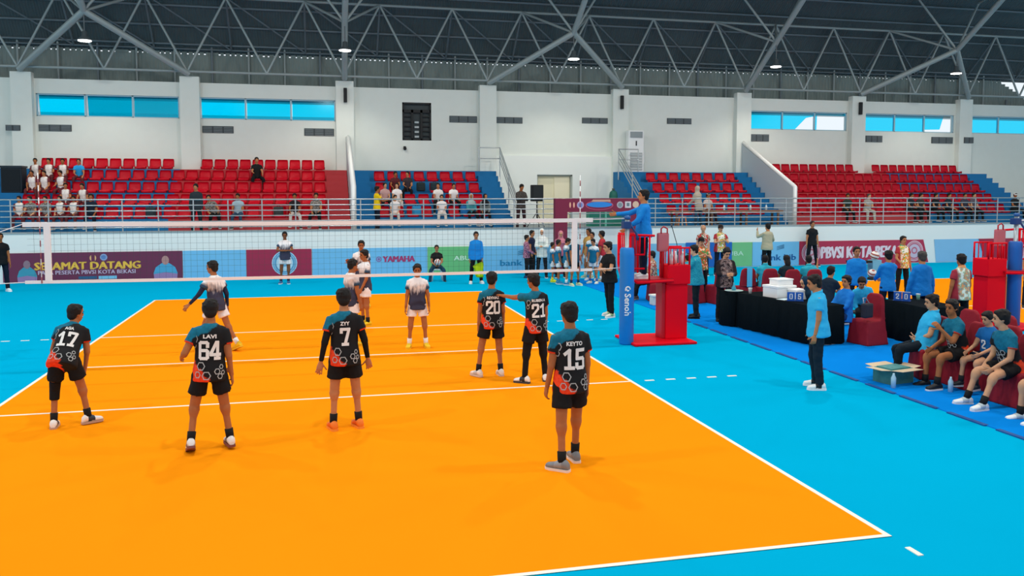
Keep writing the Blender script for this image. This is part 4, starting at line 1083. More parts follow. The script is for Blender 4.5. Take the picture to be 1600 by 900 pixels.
def bake():
    for o, v, sm, k in BAKE:
        m = o.modifiers.new('r', 'REMESH'); m.mode = 'VOXEL'; m.voxel_size = v; m.use_smooth_shade = True
        if sm: m2 = o.modifiers.new('s', 'SMOOTH'); m2.factor = .5; m2.iterations = sm
    dg = bpy.context.evaluated_depsgraph_get()
    for o, v, sm, k in BAKE:
        me = bpy.data.meshes.new_from_object(o.evaluated_get(dg)); me.name = o.data.name
        old = o.data; o.modifiers.clear(); o.data = me
        if old.users == 0: bpy.data.meshes.remove(old)
        if k.get('wr'):   # soft folds in the cloth
            a = k['wr']; sd_ = Vector((len(o.name)*3.7, (k['wr']*1e5) % 31, sum(map(ord, o.name)) % 53))
            nn = [vv.normal.copy() for vv in me.vertices]
            for vv, n_ in zip(me.vertices, nn):
                c = vv.co; vv.co = c+n_*(a*noise.noise(Vector((c.x*7, c.y*7, c.z*13+c.x*5))+sd_)+a*.5*noise.noise(c*24+sd_))
        if 'fr' in k and o.data.materials and o.data.materials[0].node_tree.nodes.get('Attribute'):
            pel, tx, ty_, tz_, s = k['fr']; tc, sl = [], []
            A = [(a, b_-a, (b_-a).length_squared, sd) for sd, (a, b_) in k['arms'].items()]
            for vv in me.vertices:
                p = vv.co-pel; xx = p.dot(tx)/s; tc += [xx, p.dot(ty_)/s, p.dot(tz_)/s]; best = 0.
                for a, d, L2, sd in A:
                    t = (vv.co-a).dot(d)/L2
                    if 0 < t < 1.2 and (vv.co-a-d*t).length < .1*s and xx*sd > .172 and (t > .2): best = max(best, t)
                sl.append(best)
            at = me.attributes.new('tc', 'FLOAT_VECTOR', 'POINT'); at.data.foreach_set('vector', tc)
            at = me.attributes.new('sl', 'FLOAT', 'POINT'); at.data.foreach_set('value', sl)
# ------------------------------------------------------------------ furniture on the officials side
def covered_chair_mesh():
    bm = bmesh.new()
    def slab(z, hx_, y0, y1):
        return [Vector((-hx_, y0, z)), Vector((hx_, y0, z)), Vector((hx_, y1, z)), Vector((-hx_, y1, z))]
    def hull(levels):
        prev = None
        for L in levels:
            vs = [bm.verts.new(p) for p in L]
            if prev:
                for k in range(4): bm.faces.new((prev[k], prev[(k+1) % 4], vs[(k+1) % 4], vs[k]))
            else: bm.faces.new(vs[::-1])
            prev = vs
        bm.faces.new(prev)
    hull([slab(0, .27, -.25, .29), slab(.2, .25, -.235, .26), slab(.44, .225, -.22, .23), slab(.475, .21, -.20, .2)])
    hull([slab(0, .26, .12, .30), slab(.46, .225, .13, .24), slab(.75, .215, .15, .24), slab(.9, .19, .17, .235), slab(.965, .12, .18, .23)])
    me = bpy.data.meshes.new('chair_cover'); bm.to_mesh(me); bm.free(); return me
_cc = covered_chair_mesh(); _cc.materials.append(mat('#8e0e22', .75, bump=.3, bscale=8))
_co = bpy.data.objects.new('tmp', _cc); COL.objects.link(_co)
_m = _co.modifiers.new('r', 'REMESH'); _m.mode = 'VOXEL'; _m.voxel_size = .022; _m.use_smooth_shade = True
_m = _co.modifiers.new('s', 'SMOOTH'); _m.iterations = 4
CHAIR = bpy.data.meshes.new_from_object(_co.evaluated_get(bpy.context.evaluated_depsgraph_get())); bpy.data.objects.remove(_co)
_b = bmesh.new(); tube(_b, [(-.22, .215, .5), (-.1, .24, .5), (.1, .24, .5), (.22, .215, .5)], .022, 6); SASH = bpy.data.meshes.new('sash'); _b.to_mesh(SASH); _b.free(); SASH.materials.append(mat('#70091a', .7))
def chair(x, y, face, label):   # face like persons: 0 looks to +y; the mesh looks to -y
    c = tag(empty('covered_chair', (x, y, .012), R(face+180)), label, 'chair', 'red fabric covered banquet chairs')
    ob('cover', CHAIR, None, c); ob('sash', SASH, None, c); return c
for i, (x, y) in enumerate(((9.15, -3.82), (9.24, -4.5), (9.46, -4.86), (9.12, -5.58), (9.12, -6.36))):
    chair(x, y, (72, 88, 92, 92, 92)[i], 'red covered chair on the team bench under the ' + ('man in the cyan polo shirt', 'player covering his mouth', 'boy in the blue number shirt', 'player turning his head', 'player cut by the frame edge')[i])
for i, (x, y) in enumerate(((10.15, -3.3), (10.25, -3.95), (10.45, -4.5))):
    chair(x, y, 90, 'empty red covered chair in the row behind the bench, ' + ('behind the player covering his mouth', 'behind the boy in blue', 'closest to the frame edge')[i])
chair(10.05, -1.05, 100, 'red covered chair with a dark bag, beside the black table')
for i, (x, y, f) in enumerate(((9.35, 5.2, 20), (10.0, 5.0, 10), (10.55, 4.6, 0), (11.0, 4.3, 0), (11.45, 4.0, 0), (12.0, 3.9, 0))):
    chair(x, y, f, ('red covered chair behind the man in the teal print shirt', 'red covered chair left of the man in brown batik', 'red covered chair with a light blue cloth over its back', 'red covered chair under the first seated helper in teal', 'red covered chair under the helper with long hair', 'red covered chair under the helper raising an arm')[i])
chair(8.65, 5.85, 78, 'red covered chair seen under the referee platform')
bg = tag(empty('bag', (9.85, -1.3, .75), .3), 'dark shoulder bag hung on the red covered chair back', 'bag')
ob('body', bev(bx(-.12, .12, -.07, .05, -.2, .08), .04), mat('#22222e', .7), bg); ob('strap', tb((-.08, 0, .06), (-.03, .06, .17), (.05, .06, .17), (.08, 0, .06), r=.012), mat('#8d93a8', .6), bg)
tw = tag(ob('towel', bev(bx(-.07, .07, -.015, .015, -.5, 0), .01), mat('#54bfe0', .8), None, (10.55, 4.33, .99)), 'light blue cloth hanging over a red chair back', 'towel')

def draped_table(x, y, rz, L, W, label, z=.012):
    t = tag(empty('table', (x, y, z), rz), label, 'table'); bm = bmesh.new()
    n = 60; loop = []
    per = [(-L/2, -W/2), (L/2, -W/2), (L/2, W/2), (-L/2, W/2)]
    for k in range(4):
        a, b_ = Vector(per[k]), Vector(per[(k+1) % 4])
        m_ = int((b_-a).length/.09)
        for j in range(m_): loop.append((a+(b_-a)*j/m_, (b_-a).normalized()))
    top = [bm.verts.new((p.x, p.y, .75)) for p, d in loop]; lowv = []
    for i, (p, d) in enumerate(loop):
        nn = Vector((d.y, -d.x)); o_ = .02+.025*math.sin(i*1.9)+.012*math.sin(i*.7+1)
        lowv.append(bm.verts.new((p.x+nn.x*o_, p.y+nn.y*o_, .008+.012*(1+math.sin(i*.45)))))
    bm.faces.new(top)
    for i in range(len(loop)): bm.faces.new((lowv[i], lowv[(i+1) % len(loop)], top[(i+1) % len(loop)], top[i])).smooth = True
    ob('tablecloth', bm, mat('#050f15', .9, spec=.06, bump=.2, bscale=6), t)
    ob('top', bx(-L/2+.02, L/2-.02, -W/2+.02, W/2-.02, .71, .745), mat('#3a3a3a', .6), t)
    for sx in (-1, 1):
        for sy in (-1, 1): ob('leg', tb((sx*(L/2-.12), sy*(W/2-.1), 0), (sx*(L/2-.12), sy*(W/2-.1), .71), r=.02), mat('#555555', .4, metal=.6), t)
    return t
draped_table(9.08, .14, R(98), 2.35, .72, 'scorers table under a long black cloth behind the red referee stand')
draped_table(8.66, 1.56, R(98), .44, .5, 'small black draped stand at the end of the scorers table')
draped_table(11.25, -1.1, R(86), 1.3, .8, 'second black draped table behind the man in the cyan polo shirt')
# things on the tables
def fbox(x, y, z, w_, d, h, label, rz=0., col='#eef1f2', lid=True):
    t = tag(empty('foam_box', (x, y, z), rz), label, 'box', 'white boxes stacked on the scorers table')
    ob('body', bev(bx(-w_/2, w_/2, -d/2, d/2, 0, h*.8), .012), mat(col, .7), t); ob('lid', bev(bx(-w_/2-.01, w_/2+.01, -d/2-.01, d/2+.01, h*.8, h), .01), mat('#f8fafa', .7), t)
fbox(9.05, .42, .76, .50, .42, .25, 'large white foam box at the bottom of the stack on the scorers table', .2)
fbox(9.1, .44, 1.01, .36, .3, .13, 'small white foam box on top of the large one', .15)
fbox(9.25, .05, .76, .26, .3, .2, 'white foam box beside the stack, nearest the blue flip board', .1)
def flip(x, y, z, rz, label, nums):
    t = tag(empty('flip_scoreboard', (x, y, z), rz), label, 'scoreboard'); t.scale = (.72, .72, .72)
    ob('base', bev(bx(-.22, .22, -.09, .09, 0, .02), .006), mat('#0d3f8c', .5), t)
    for s_, n_ in ((-.11, nums[0]), (.11, nums[1])):
        ob('card', bev(bx(s_-.1, s_+.1, -.05, .0, .02, .24), .01), mat('#1258b8', .5), t)
        ob('digit', digits_bm(n_, .15, lambda a, b_: (s_+a, -.053, .13+b_)), mat('#dfe8f2', .5), t)
    ob('ring', tb((-.22, -.02, .25), (.22, -.02, .25), r=.012), mat('#aab4bf', .4), t)
flip(8.98, -.28, .765, R(-28), 'blue flip number scoreboard on the scorers table', '05')
flip(11.05, -.75, .765, R(-50), 'blue flip number scoreboard on the second black table', '20')
pp = tag(empty('paper', (8.93, .0, .765), .4), 'white sheet of paper lying on the scorers table', 'paper')
ob('sheet', bx(-.15, .15, -.1, .1, 0, .004), mat('#d8ecf2', .7), pp); ob('sheet', bx(-.1, .18, -.13, .06, .004, .007), mat('#cfe6ee', .7), pp)
def cup(x, y, z, label, col):
    t = tag(empty('cup', (x, y, z)), label, 'cup'); b2 = bmesh.new(); lathe(b2, [(.03, 0), (.04, .1), (.042, .11)], 12); ob('body', b2, mat(col, .4), t)
    b2 = bmesh.new(); lathe(b2, [(.043, .105), (.043, .118)], 12); ob('lid', b2, mat('#dfe7ea', .4), t)
cup(8.74, 1.05, .765, 'small white cup at the end of the scorers table', '#e8eef0'); cup(11.5, -.65, .765, 'pale green cup on the second black table', '#8fd6c8')
tr_ = tag(empty('tray', (8.6, 1.5, .765)), 'pale tray with a blue bottle on the small black stand', 'tray')
b2 = bmesh.new(); lathe(b2, [(.16, 0), (.2, .015), (.2, .02)], 18); ob('plate', b2, mat('#a9c0bd', .5), tr_)
b2 = bmesh.new(); lathe(b2, [(.04, .02), (.05, .06), (.015, .14), (.012, .19)], 10); ob('bottle', b2, mat('#3fa6c0', .3), tr_)
# volleyballs
def ball_mesh():
    bm = bmesh.new(); bmesh.ops.create_uvsphere(bm, u_segments=24, v_segments=14, radius=.105)
    for f in bm.faces: f.smooth = True
    me = bpy.data.meshes.new('ball'); bm.to_mesh(me); bm.free()
    k = NT('ball_panels'); tcn = k.n('ShaderNodeTexCoord'); wv = k.n('ShaderNodeTexWave'); wv.bands_direction = 'DIAGONAL'; wv.inputs['Scale'].default_value = 5; wv.inputs['Distortion'].default_value = 2
    k.l(tcn.outputs['Object'], wv.inputs['Vector']); c = k.mix(k.step(k.math('SUBTRACT', wv.outputs['Fac'], .62), .03), lin('#eee9e4'), lin('#a8564a')); k.l(c, k.b.inputs['Base Color'])
    me.materials.append(k.m); return me
BALL = ball_mesh()
def ball(p, label):
    o = ob('volleyball', BALL, None, None, p); tag(o, label, 'ball', 'volleyballs'); o.rotation_euler = (p[0], p[1], 0); return o
br = tag(empty('ball_stand', (12.6, 2.6, 0)), 'black ball stand carrying two volleyballs behind the seated officials', 'stand')
ob('pole', tb((0, 0, 0), (0, 0, 1.25), r=.03), M_BLACK, br); ob('tray', bx(-.4, .15, -.12, .12, 1.22, 1.27), M_BLACK, br); ob('base', bx(-.3, .3, -.25, .25, 0, .04), M_BLACK, br)
ob('cup', bx(.18, .42, -.1, .1, .95, 1.28), mat('#7fc3da', .5), br)
ball((12.9, 2.6, 1.385), 'volleyball on top of the black ball stand'); ball((12.62, 2.3, .98), 'volleyball lower on the black ball stand')
ob('shelf', bx(-.1, .14, -.45, 0, .84, .87), M_BLACK, br)
# cardboard box by the bench
cb = tag(empty('cardboard_box', (8.38, -3.98, .012), R(12)), 'open cardboard box printed green, on the blue mat before the bench', 'box')
ob('body', bx(-.24, .24, -.17, .17, 0, .22), mat('#3f7f7c', .7, var=.3, bscale=12), cb)
for a, pts in enumerate((((-.24, -.17), (.24, -.17), (.22, -.36), (-.22, -.36)), ((.24, -.17), (.24, .17), (.42, .15), (.42, -.15)), ((-.24, .17), (-.24, -.17), (-.42, -.15), (-.42, .15)), ((.24, .17), (-.24, .17), (-.22, .34), (.22, .34)))):
    bm = bmesh.new(); f1 = [bm.verts.new((px_, py_, .22+(.015 if j > 1 else 0))) for j, (px_, py_) in enumerate(pts)]; g1 = [bm.verts.new(v.co+Vector((0, 0, -.006))) for v in f1]
    bm.faces.new(f1); bm.faces.new(g1[::-1])
    for k in range(4): bm.faces.new((f1[k], g1[k], g1[(k+1) % 4], f1[(k+1) % 4]))
    ob('flap', bm, mat('#d9c3a4', .8), cb)
ob('contents', bx(-.2, .2, -.14, .14, .215, .235), mat('#4f8f92', .7, var=.4, bscale=20), cb)
for i, (x, y) in enumerate(((8.1, -4.35), (8.75, -4.75))):
    bt = tag(empty('water_bottle', (x, y, .012)), ('clear water bottle on the mat in front of the cardboard box', 'clear water bottle on the mat between the bench players feet')[i], 'bottle')
    b2 = bmesh.new(); lathe(b2, [(.035, 0), (.037, .15), (.015, .2), (.015, .22)], 10); ob('body', b2, mat('#b7dbe8', .2), bt)
st_ = tag(empty('foam_block', (8.3, 5.0, .012)), 'white ribbed foam block on the floor under the referee platform', 'box')
ob('body', bev(bx(-.15, .15, -.13, .13, 0, .24), .02), mat('#d2d6d0', .8, var=.1, bscale=10), st_); ob('lid', bev(bx(-.17, .17, -.15, .15, .22, .27), .015), mat('#e3e6e2', .8), st_)
# chair of the ball boy
bc = tag(empty('plastic_stool', (3.62, 12.2, 0)), 'pale plastic stool under the boy holding the ball', 'stool')
ob('seat', bev(bx(-.18, .18, -.18, .18, .36, .40), .012), mat('#cfe3e6', .5), bc)
for sx in (-1, 1):
    for sy in (-1, 1): ob('leg', tb((sx*.19, sy*.19, 0), (sx*.14, sy*.14, .37), r=.024), mat('#c3d9dd', .5), bc)

# ------------------------------------------------------------------ the black team, seen from behind
BS = cl('#141416'); BLK = cl('#101418'); NAVY = cl('#0f1a2c'); WSH = cl('#efe9ea')
TEAM = dict(top=('tee', J_BLACK), bot=('shorts', BS), sock='#17181a', lod=2, hexes=HEX_BACK, shortl=.66)
G1 = 'players of the black team on the near side'
person('player number 17 in black bending forward with hands by his knees', -3.24, -3.74, 6, 1.62, pose=dict(lean=40, side=7, L=(38, 10, 46, 2), Rr=(36, 12, 46, -2), LL=(8, 6, -8, 2, 0, 0), RL=(12, 13, -4, 10, 62, 0), hy=-52, hp=4, twist=-6),
       num='17', nm='AGA', shoe=('#ece9e6', '#b99a86', '#2a3442'), kneepad={-1: BS}, group=G1, skin=0, **TEAM)
person('player number 64 in black stepping with his heel raised', -1.42, -5.2, 4, 1.69, pose=dict(lean=3, side=2, L=(-12, 24, 75, 10), Rr=(-4, 10, 12, 8), LL=(6, 12, -16, 6, 8, 24), RL=(6, 8, -4, 8, -14, 0), hy=4, hp=4),
       num='64', nm='LAVI', shoe=('#e2e0e0', '#7a4440', '#6d747c'), group=G1, skin=0, **TEAM)
person('player number 7 in black with long black arm sleeves and orange shoes', .1, -4.64, 2, 1.74, pose=dict(lean=2, L=(-8, 16, 2, 12), Rr=(-2, 17, 14, 10), LL=(1, 5, -4, 3, 12, 0), RL=(3, 6, -2, 4, -16, 0), hy=-4, hp=5, hand={-1: (0, 1, 0), 1: (0, 1, 0)}, curl={-1: 8, 1: 12}),
       num='7', nm='ZYY', armsleeve=BS, shoe=('#f07a1c', '#f29330', '#ea5e14'), group=G1, skin=1, **TEAM)
person('player number 15 in black, closest to the camera, standing with grey shoes', 2.36, -6.62, 6, 1.77, pose=dict(lean=1, L=(4, 9, 16, 5), Rr=(2, 8, 8, 3), LL=(-8, 4, -10, 3, 40, 0), RL=(12, 3, 4, 0, 4, 0), hy=6, hp=4),
       num='15', nm='KEYTO', shoe=('#7b7f84', '#e8dcd2', '#8d9298'), group=G1, skin=0, **TEAM)
person('player number 20 in black with a team mate touching his shoulder', 2.42, -2.16, 0, 1.66, pose=dict(lean=1, L=(4, 9, 10, 3), Rr=(2, 7, 8, 2), LL=(-1, 12, -3, 8, 28, 0), RL=(2, 5, -3, 3, -2, 0), hy=-28, hp=6),
       num='20', nm='REYHAZ', shoe=('#f0e9e2', '#d8c4b2', '#c9ccd0'), group=G1, skin=0, **TEAM)
person('player number 21 in black reaching out his arm to number 20', 3.02, -2.72, 14, 1.68, pose=dict(lean=1, side=-1, L=(84, 18, 94, 20), Rr=(2, 6, 6, 2), LL=(2, 9, -3, 6, 40, 0), RL=(2, 7, -4, 4, 30, 0), hy=28, hp=8, hand={-1: (0, 0, -1)}),
       num='21', nm='RUBEN A', legging=BS, shoe=('#f0efee', '#3b3f46', '#31363d'), group=G1, skin=0, **TEAM)

# ------------------------------------------------------------------ the white and navy team beyond the net
G2 = 'players of the white and navy team beyond the net'
TW = dict(top=('tee', J_WHITE), bot=('shorts', WSH), lod=2, shortl=.62)
person('white and navy player walking away behind number 64 with one arm swung out', -1.98, 1.05, 48, 1.70, pose=dict(lean=5, L=(16, 34, 30, 40), Rr=(-16, 8, 4, 2), LL=(24, 4, 10, 2, 6, 0), RL=(-20, 6, -34, 4, 4, 22), hy=22, hp=4), armsleeve=cl('#232a44'), sock='#f0eeec', shoe=('#f2c714', '#e6b60f'), group=G2, skin=0, **TW)
person('white and navy player half hidden behind number 7 looking away', .40, 1.05, -60, 1.65, pose=P(STAND, hy=0, hp=8, lean=2), sock='#17181a', shoe=('#e8c71a', '#e6b60f'), group=G2, skin=0, **TW)
person('white and navy player raising a hand to his face', .80, 3.45, 108, 1.66, pose=P(STAND, Rr=(60, 0, 150, -20), L=(8, 4, 26, -6), hy=8, hp=4), sock='#17181a', shoe=('#e8c71a', '#e6b60f'), group=G2, skin=0, **TW)
person('white and navy player facing the camera behind two team mates', .88, 6.4, 176, 1.69, pose=P(STAND, hp=5), sock='#17181a', shoe=('#e8c71a', '#e6b60f'), group=G2, skin=0, **TW)
w3 = person('white and navy player standing alone facing the net with yellow shoes', 1.60, .54, 176, 1.58, pose=dict(lean=1, L=(4, 12, 18, 4), Rr=(4, 11, 12, 7), LL=(3, 7, -3, 4, 14, 0), RL=(3, 7, -3, 4, 14, 0), hp=8), sock='#f0eeec', shoe=('#f6cf1c', '#edbd12'), group=G2, skin=0, **TW)
person('white and navy player with folded arms far off at the crimson banner', -1.22, 12.4, 178, 1.66, pose=dict(lean=0, L=(24, 18, 82, -70), Rr=(22, 18, 92, -70), LL=(0, 2, -3, -2, 8, 0), RL=(0, 5, -3, 3, 12, 0), hp=6), top=('tee', J_WHITE), bot=('shorts', cl('#e6e4e6')), sock='#20304a', shoe=('#1f5f92', '#d8dde0'), group=G2, skin=3, lod=1)

# ------------------------------------------------------------------ officials and helpers
RB = cl('#1383d6'); CY = cl('#2fb2e6')
fl = person('line judge in a blue long sleeved shirt holding a yellow flag', 4.72, 11.1, 178, 1.66, pose=dict(lean=0, L=(8, 8, 24, -2), Rr=(0, 10, 8, 4), LL=(0, 7, -2, 5, 12, 0), RL=(0, 7, -2, 5, 12, 0), hp=4), top=('long', RB), bot=('trousers', BLK), shoe=('#e8eaea', '#f0f0f0'), skin=1, bulk=1.12)
hp_, hd_, hn_ = fl['hand'][-1]
fg = tag(empty('flag', hp_), 'yellow green line judge flag held pointing down', 'flag')
ob('stick', tb((0, 0, .08), (.02, -.06, -.42), r=.008), mat('#5a4a30', .6), fg)
bm = bmesh.new(); gr = []
for i in range(8):
    gr.append([bm.verts.new((.02-.34*(j/6)*(1-.35*i/7)+.015*math.sin(i), -.06*i/7-.03*math.sin(j*1.3+i*.4), -.02-.52*i/7-.16*(j/6)*(1-i/7))) for j in range(7)])
for a, b_ in zip(gr, gr[1:]):
    for j in range(6): bm.faces.new((a[j], a[j+1], b_[j+1], b_[j])).smooth = True
bmesh.ops.solidify(bm, geom=bm.faces[:], thickness=.004); ob('cloth', bm, mat('#d8f016', .7), fg)
bb = person('seated boy in a black shirt holding a white ball on his lap', 3.62, 12.25, 176, 1.5, pose=P(SIT, L=(22, 10, 68, -26), Rr=(22, 10, 68, -26), LL=(72, 22, -2, 4, 10, 0), RL=(72, 22, -2, 4, 10, 0), hp=4), top=('tee', cl('#18191b')), bot=('trousers', cl('#12425c')), shoe=('#20252a', '#999999'), seat=.40, skin=1)
ball((3.60, 11.9, .64), 'white ball held on the lap of the seated boy')
person('man in black standing at the far left edge of the hall', -9.2, 12.1, -150, 1.72, pose=STAND, top=('tee', BLK), bot=('trousers', NAVY), shoe=('#e4eef2', '#ffffff'), skin=0)
person('man in black with crossed arms beside the blue net post', 6.47, 3.42, 105, 1.76, lod=2, pose=dict(lean=2, L=(24, 14, 82, -72), Rr=(22, 14, 92, -70), LL=(4, 3, -2, 2, 8, 0), RL=(-6, 3, -8, 2, 8, 0), hy=-8, hp=8), top=('tee', cl('#13171c')), bot=('trousers', cl('#12161b')), shoe=('#e9e6d8', '#f2f2f0', '#9ab07a'), skin=2, bulk=1.12)
person('referee in a blue long sleeved shirt standing on the red stand', 6.0, .28, 74, 1.72, z=1.24, lod=2, pose=dict(lean=0, L=(30, 12, 55, -8), Rr=(68, 10, 86, 6), LL=(0, 4, -1, 3, 8, 0), RL=(0, 4, -1, 3, 8, 0), hp=-4), top=('long', RB), bot=('trousers', cl('#0d1830')), shoe=('#e9eaea', '#f2f2f2'), skin=1, bulk=1.1)
person('man in a teal print shirt and black trousers filming to the left', 8.31, 2.72, 58, 1.70, lod=2, pose=dict(lean=4, L=(46, 8, 100, 4), Rr=(40, 8, 96, 4), LL=(0, 5, -3, 3, 8, 0), RL=(2, 6, -2, 4, 10, 0), hp=8, hy=15), top=('polo', B_TEALB), bot=('trousers', cl('#0d1d24')), shoe=('#0e1012', '#15181a'), skin=4, bulk=1.2)
person('man in brown batik looking down with joined hands by the small black stand', 8.72, 2.15, 168, 1.69, lod=2, pose=dict(lean=3, L=(26, 8, 95, -36), Rr=(26, 8, 98, -36), LL=(0, 5, -2, 3, 8, 0), RL=(0, 5, -2, 3, 8, 0), hp=26, hy=6), top=('long', B_BROWN), bot=('trousers', cl('#1b1518')), shoe=('#151215', '#151215'), skin=2, bulk=1.12)
person('man in a black cap and orange batik with raised hands', 10.05, 6.1, 170, 1.68, pose=P(STAND, L=(30, 20, 120, -40), Rr=(30, 20, 118, -40), hp=8), top=('tee', B_ORANGE), bot=('trousers', BLK), cap=BLK, skin=2, bulk=1.1)
person('bald man in red and green batik in front of the barrier', 12.9, 11.8, 150, 1.75, pose=STAND, top=('tee', B_RED), bot=('trousers', NAVY), hair=SK[2], skin=2, bulk=1.1)
person('man with a cap in bright batik in front of the dark blue banner', 13.5, 11.7, 172, 1.78, pose=P(STAND, L=(30, 14, 110, -40), Rr=(28, 14, 108, -42), hp=10), top=('polo', B_FLOWER), bot=('trousers', NAVY), cap=cl('#3a2a26'), skin=2, bulk=1.15)
person('man in a beige shirt seen from behind with raised phone', 15.66, 12.3, 14, 1.78, pose=P(STAND, L=(60, 16, 150, -20), Rr=(10, 34, 60, 20), lean=-3), top=('long', cl('#b3ae93')), bot=('trousers', BLK), skin=1, bulk=1.2)
person('man all in black standing in front of the crimson banner end', 18.66, 14.1, 176, 1.78, pose=P(STAND, L=(4, 10, 12, 4), Rr=(4, 12, 12, 8), LL=(0, 9, -2, 9, 12, 0), RL=(0, 7, -2, 6, 12, 0)), top=('tee', cl('#16191d')), bot=('trousers', cl('#10161e')), skin=1, hair=mat('#3a1a1a', .7))
TEALT = cl('#2fb0c6')
person('seated helper in teal with black cap, first of three behind the table', 11.0, 4.35, -20, 1.6, pose=P(SIT, hy=-20), seat=.47, top=('polo', TEALT), bot=('trousers', BLK), skin=1)
person('seated helper with long dark hair between two teal shirts', 11.45, 4.05, -5, 1.62, pose=P(SIT, hp=10), seat=.47, top=('tee', cl('#1c2c34')), bot=('trousers', BLK), skin=1, longhair=True)
person('seated helper in teal raising an arm to the head', 12.0, 3.95, -15, 1.6, pose=P(SIT, Rr=(70, 30, 160, 10)), seat=.47, top=('polo', TEALT), bot=('trousers', BLK), skin=1)
person('seated woman in a navy hijab and light blue sleeves at the scorers table', 9.62, -.12, 84, 1.6, lod=2, pose=P(SIT, lean=30, hp=25, L=(30, 10, 80, -15), Rr=(30, 10, 80, -15)), seat=.47, top=('long', cl('#3aa6de')), bot=('skirt', NAVY), hijab=cl('#10344c'), skin=2)
person('dark haired woman seated in a navy vest looking to the right', 10.55, 1.0, -70, 1.64, lod=1, pose=P(SIT, lean=12, hy=0, hp=4, L=(40, 8, 100, -10), Rr=(40, 8, 100, -10)), seat=.47, top=('tee', cl('#16283a')), bot=('trousers', BLK), skin=1)
person('seated man in royal blue leaning back and looking left', 9.75, -.75, 96, 1.66, lod=2, pose=P(SIT, lean=-6, hy=12, hp=2), seat=.44, top=('long', cl('#1777cf')), bot=('trousers', cl('#123a6e')), skin=1, shoe=('#e8e8e8', '#f2f2f2'), bulk=1.1)
person('person in sky blue bent forward behind the man in royal blue', 10.6, -.2, 150, 1.6, lod=1, pose=P(SIT, lean=30, side=12, hp=35), seat=.5, top=('long', CY), bot=('trousers', BLK), skin=1)
G3 = 'standing officials in royal blue long sleeved shirts'
person('official in royal blue turned half left beside the volleyball', 11.9, 1.9, 150, 1.66, pose=P(STAND, hy=10), top=('long', RB), bot=('trousers', NAVY), skin=1, group=G3, lod=1)
person('official in royal blue seen from behind with thick black hair', 11.95, .86, -6, 1.64, pose=P(STAND, L=(30, 6, 70, -20), Rr=(30, 6, 70, -20)), top=('long', RB), bot=('trousers', NAVY), skin=1, group=G3, lod=2)
person('broad official in royal blue with grey hair seen from behind', 12.0, -.12, -4, 1.69, pose=P(STAND, L=(2, 20, 8, 10), Rr=(2, 20, 8, 10)), top=('long', cl('#0f78cc')), bot=('trousers', NAVY), hair=HAIRG, skin=1, bulk=1.22, group=G3, lod=2)
person('man in bright red sleeved batik facing the camera between the officials', 15.85, 5.35, 176, 1.68, pose=P(STAND, L=(4, 10, 10, 4), Rr=(10, 14, 60, 0)), top=('polo', B_FLOWER), bot=('trousers', BLK), skin=1, bulk=1.12)
person('man in pale green batik with red collar seen from behind', 12.25, -.92, -2, 1.69, lod=2, pose=P(STAND, L=(-4, 14, 6, 8), Rr=(4, 12, 16, 4)), top=('polo', B_PALE), bot=('trousers', BLK), skin=0, bulk=1.15)
person('coach in a cyan polo shirt standing on the cyan floor looking left', 7.03, -4.06, 66, 1.70, lod=2, pose=dict(lean=3, L=(4, 4, 14, 2), Rr=(0, 5, 14, 2), LL=(2, 3, -6, 2, 6, 0), RL=(6, 3, -8, 2, 6, 0), hp=12), top=('polo', CY), bot=('trousers', cl('#0e2230')), shoe=('#eef2f2', '#eceff0', '#1b1e22'), skin=1, bulk=1.12)
# the bench
G4 = 'people sitting on the red covered bench chairs'
person('seated man in a cyan polo shirt with hands joined on his lap', 9.08, -3.8, 66, 1.70, lod=2, pose=dict(lean=-12, L=(6, 12, 50, -52), Rr=(4, 12, 46, -50), LL=(80, 8, 6, 2, 10, 0), RL=(74, 8, -14, 2, 10, 0), hp=8, hy=4), seat=.45, top=('polo', CY), bot=('trousers', cl('#0d1b26')), shoe=('#15181c', '#15181c'), skin=2, bulk=1.2, group=G4)
BEN = dict(top=('tee', J_BENCH), bot=('shorts', BS), sock='#16181b', lod=2, hexes=HEX_FRONT, seat=.45, group=G4)
person('seated player in teal and black covering his mouth with his hand', 9.12, -4.48, 86, 1.72, pose=dict(lean=16, L=(44, 4, 156, -16), Rr=(24, 4, 78, -8), LL=(84, 8, 8, 2, 6, 0), RL=(80, 10, 2, 2, 6, 0), hy=18, hp=2), shoe=('#1a1c20', '#e8e8e6'), skin=0, **BEN)
person('seated small boy in a blue shirt numbered 2', 9.34, -4.82, 92, 1.42, lod=2, pose=P(SIT, lean=4, hp=14), seat=.45, top=('tee', cl('#1565a8')), bot=('shorts', NAVY), sock='#20242a', shoe=('#22262c', '#c8c8c8'), fnum='2', skin=2, group=G4)
person('seated player in teal and black turning his head to the left', 9.0, -5.56, 84, 1.72, pose=dict(lean=16, L=(26, 6, 66, -20), Rr=(20, 6, 60, -6), LL=(78, 14, 26, 6, 8, 0), RL=(80, 4, 20, 0, 8, 0), hy=-28, hp=4), shoe=('#e9eef0', '#dfe4e6', '#b9c8ce'), skin=2, **BEN)
person('seated player in black cut off by the frame edge', 9.0, -6.34, 84, 1.72, pose=dict(lean=16, L=(26, 6, 66, -10), Rr=(20, 6, 60, -6), LL=(80, 8, 10, 2, 8, 0), RL=(80, 4, 4, 0, 8, 0), hp=4), shoe=('#e9eef0', '#dfe4e6', '#b9c8ce'), skin=2, **BEN)
person('seated man in black trousers behind the referee stand', 8.55, 5.85, 78, 1.68, pose=P(SIT, LL=(80, 4, 26, 2, 8, 0)), seat=.47, top=('tee', B_RED), bot=('trousers', BLK), shoe=('#5b4a44', '#8a7a70'), skin=2)
person('seated person in teal seen through the referee stand rails', 9.3, 5.3, 20, 1.6, pose=SIT, seat=.47, top=('polo', TEALT), bot=('trousers', BLK), skin=1, cap=cl('#2f8fae'))
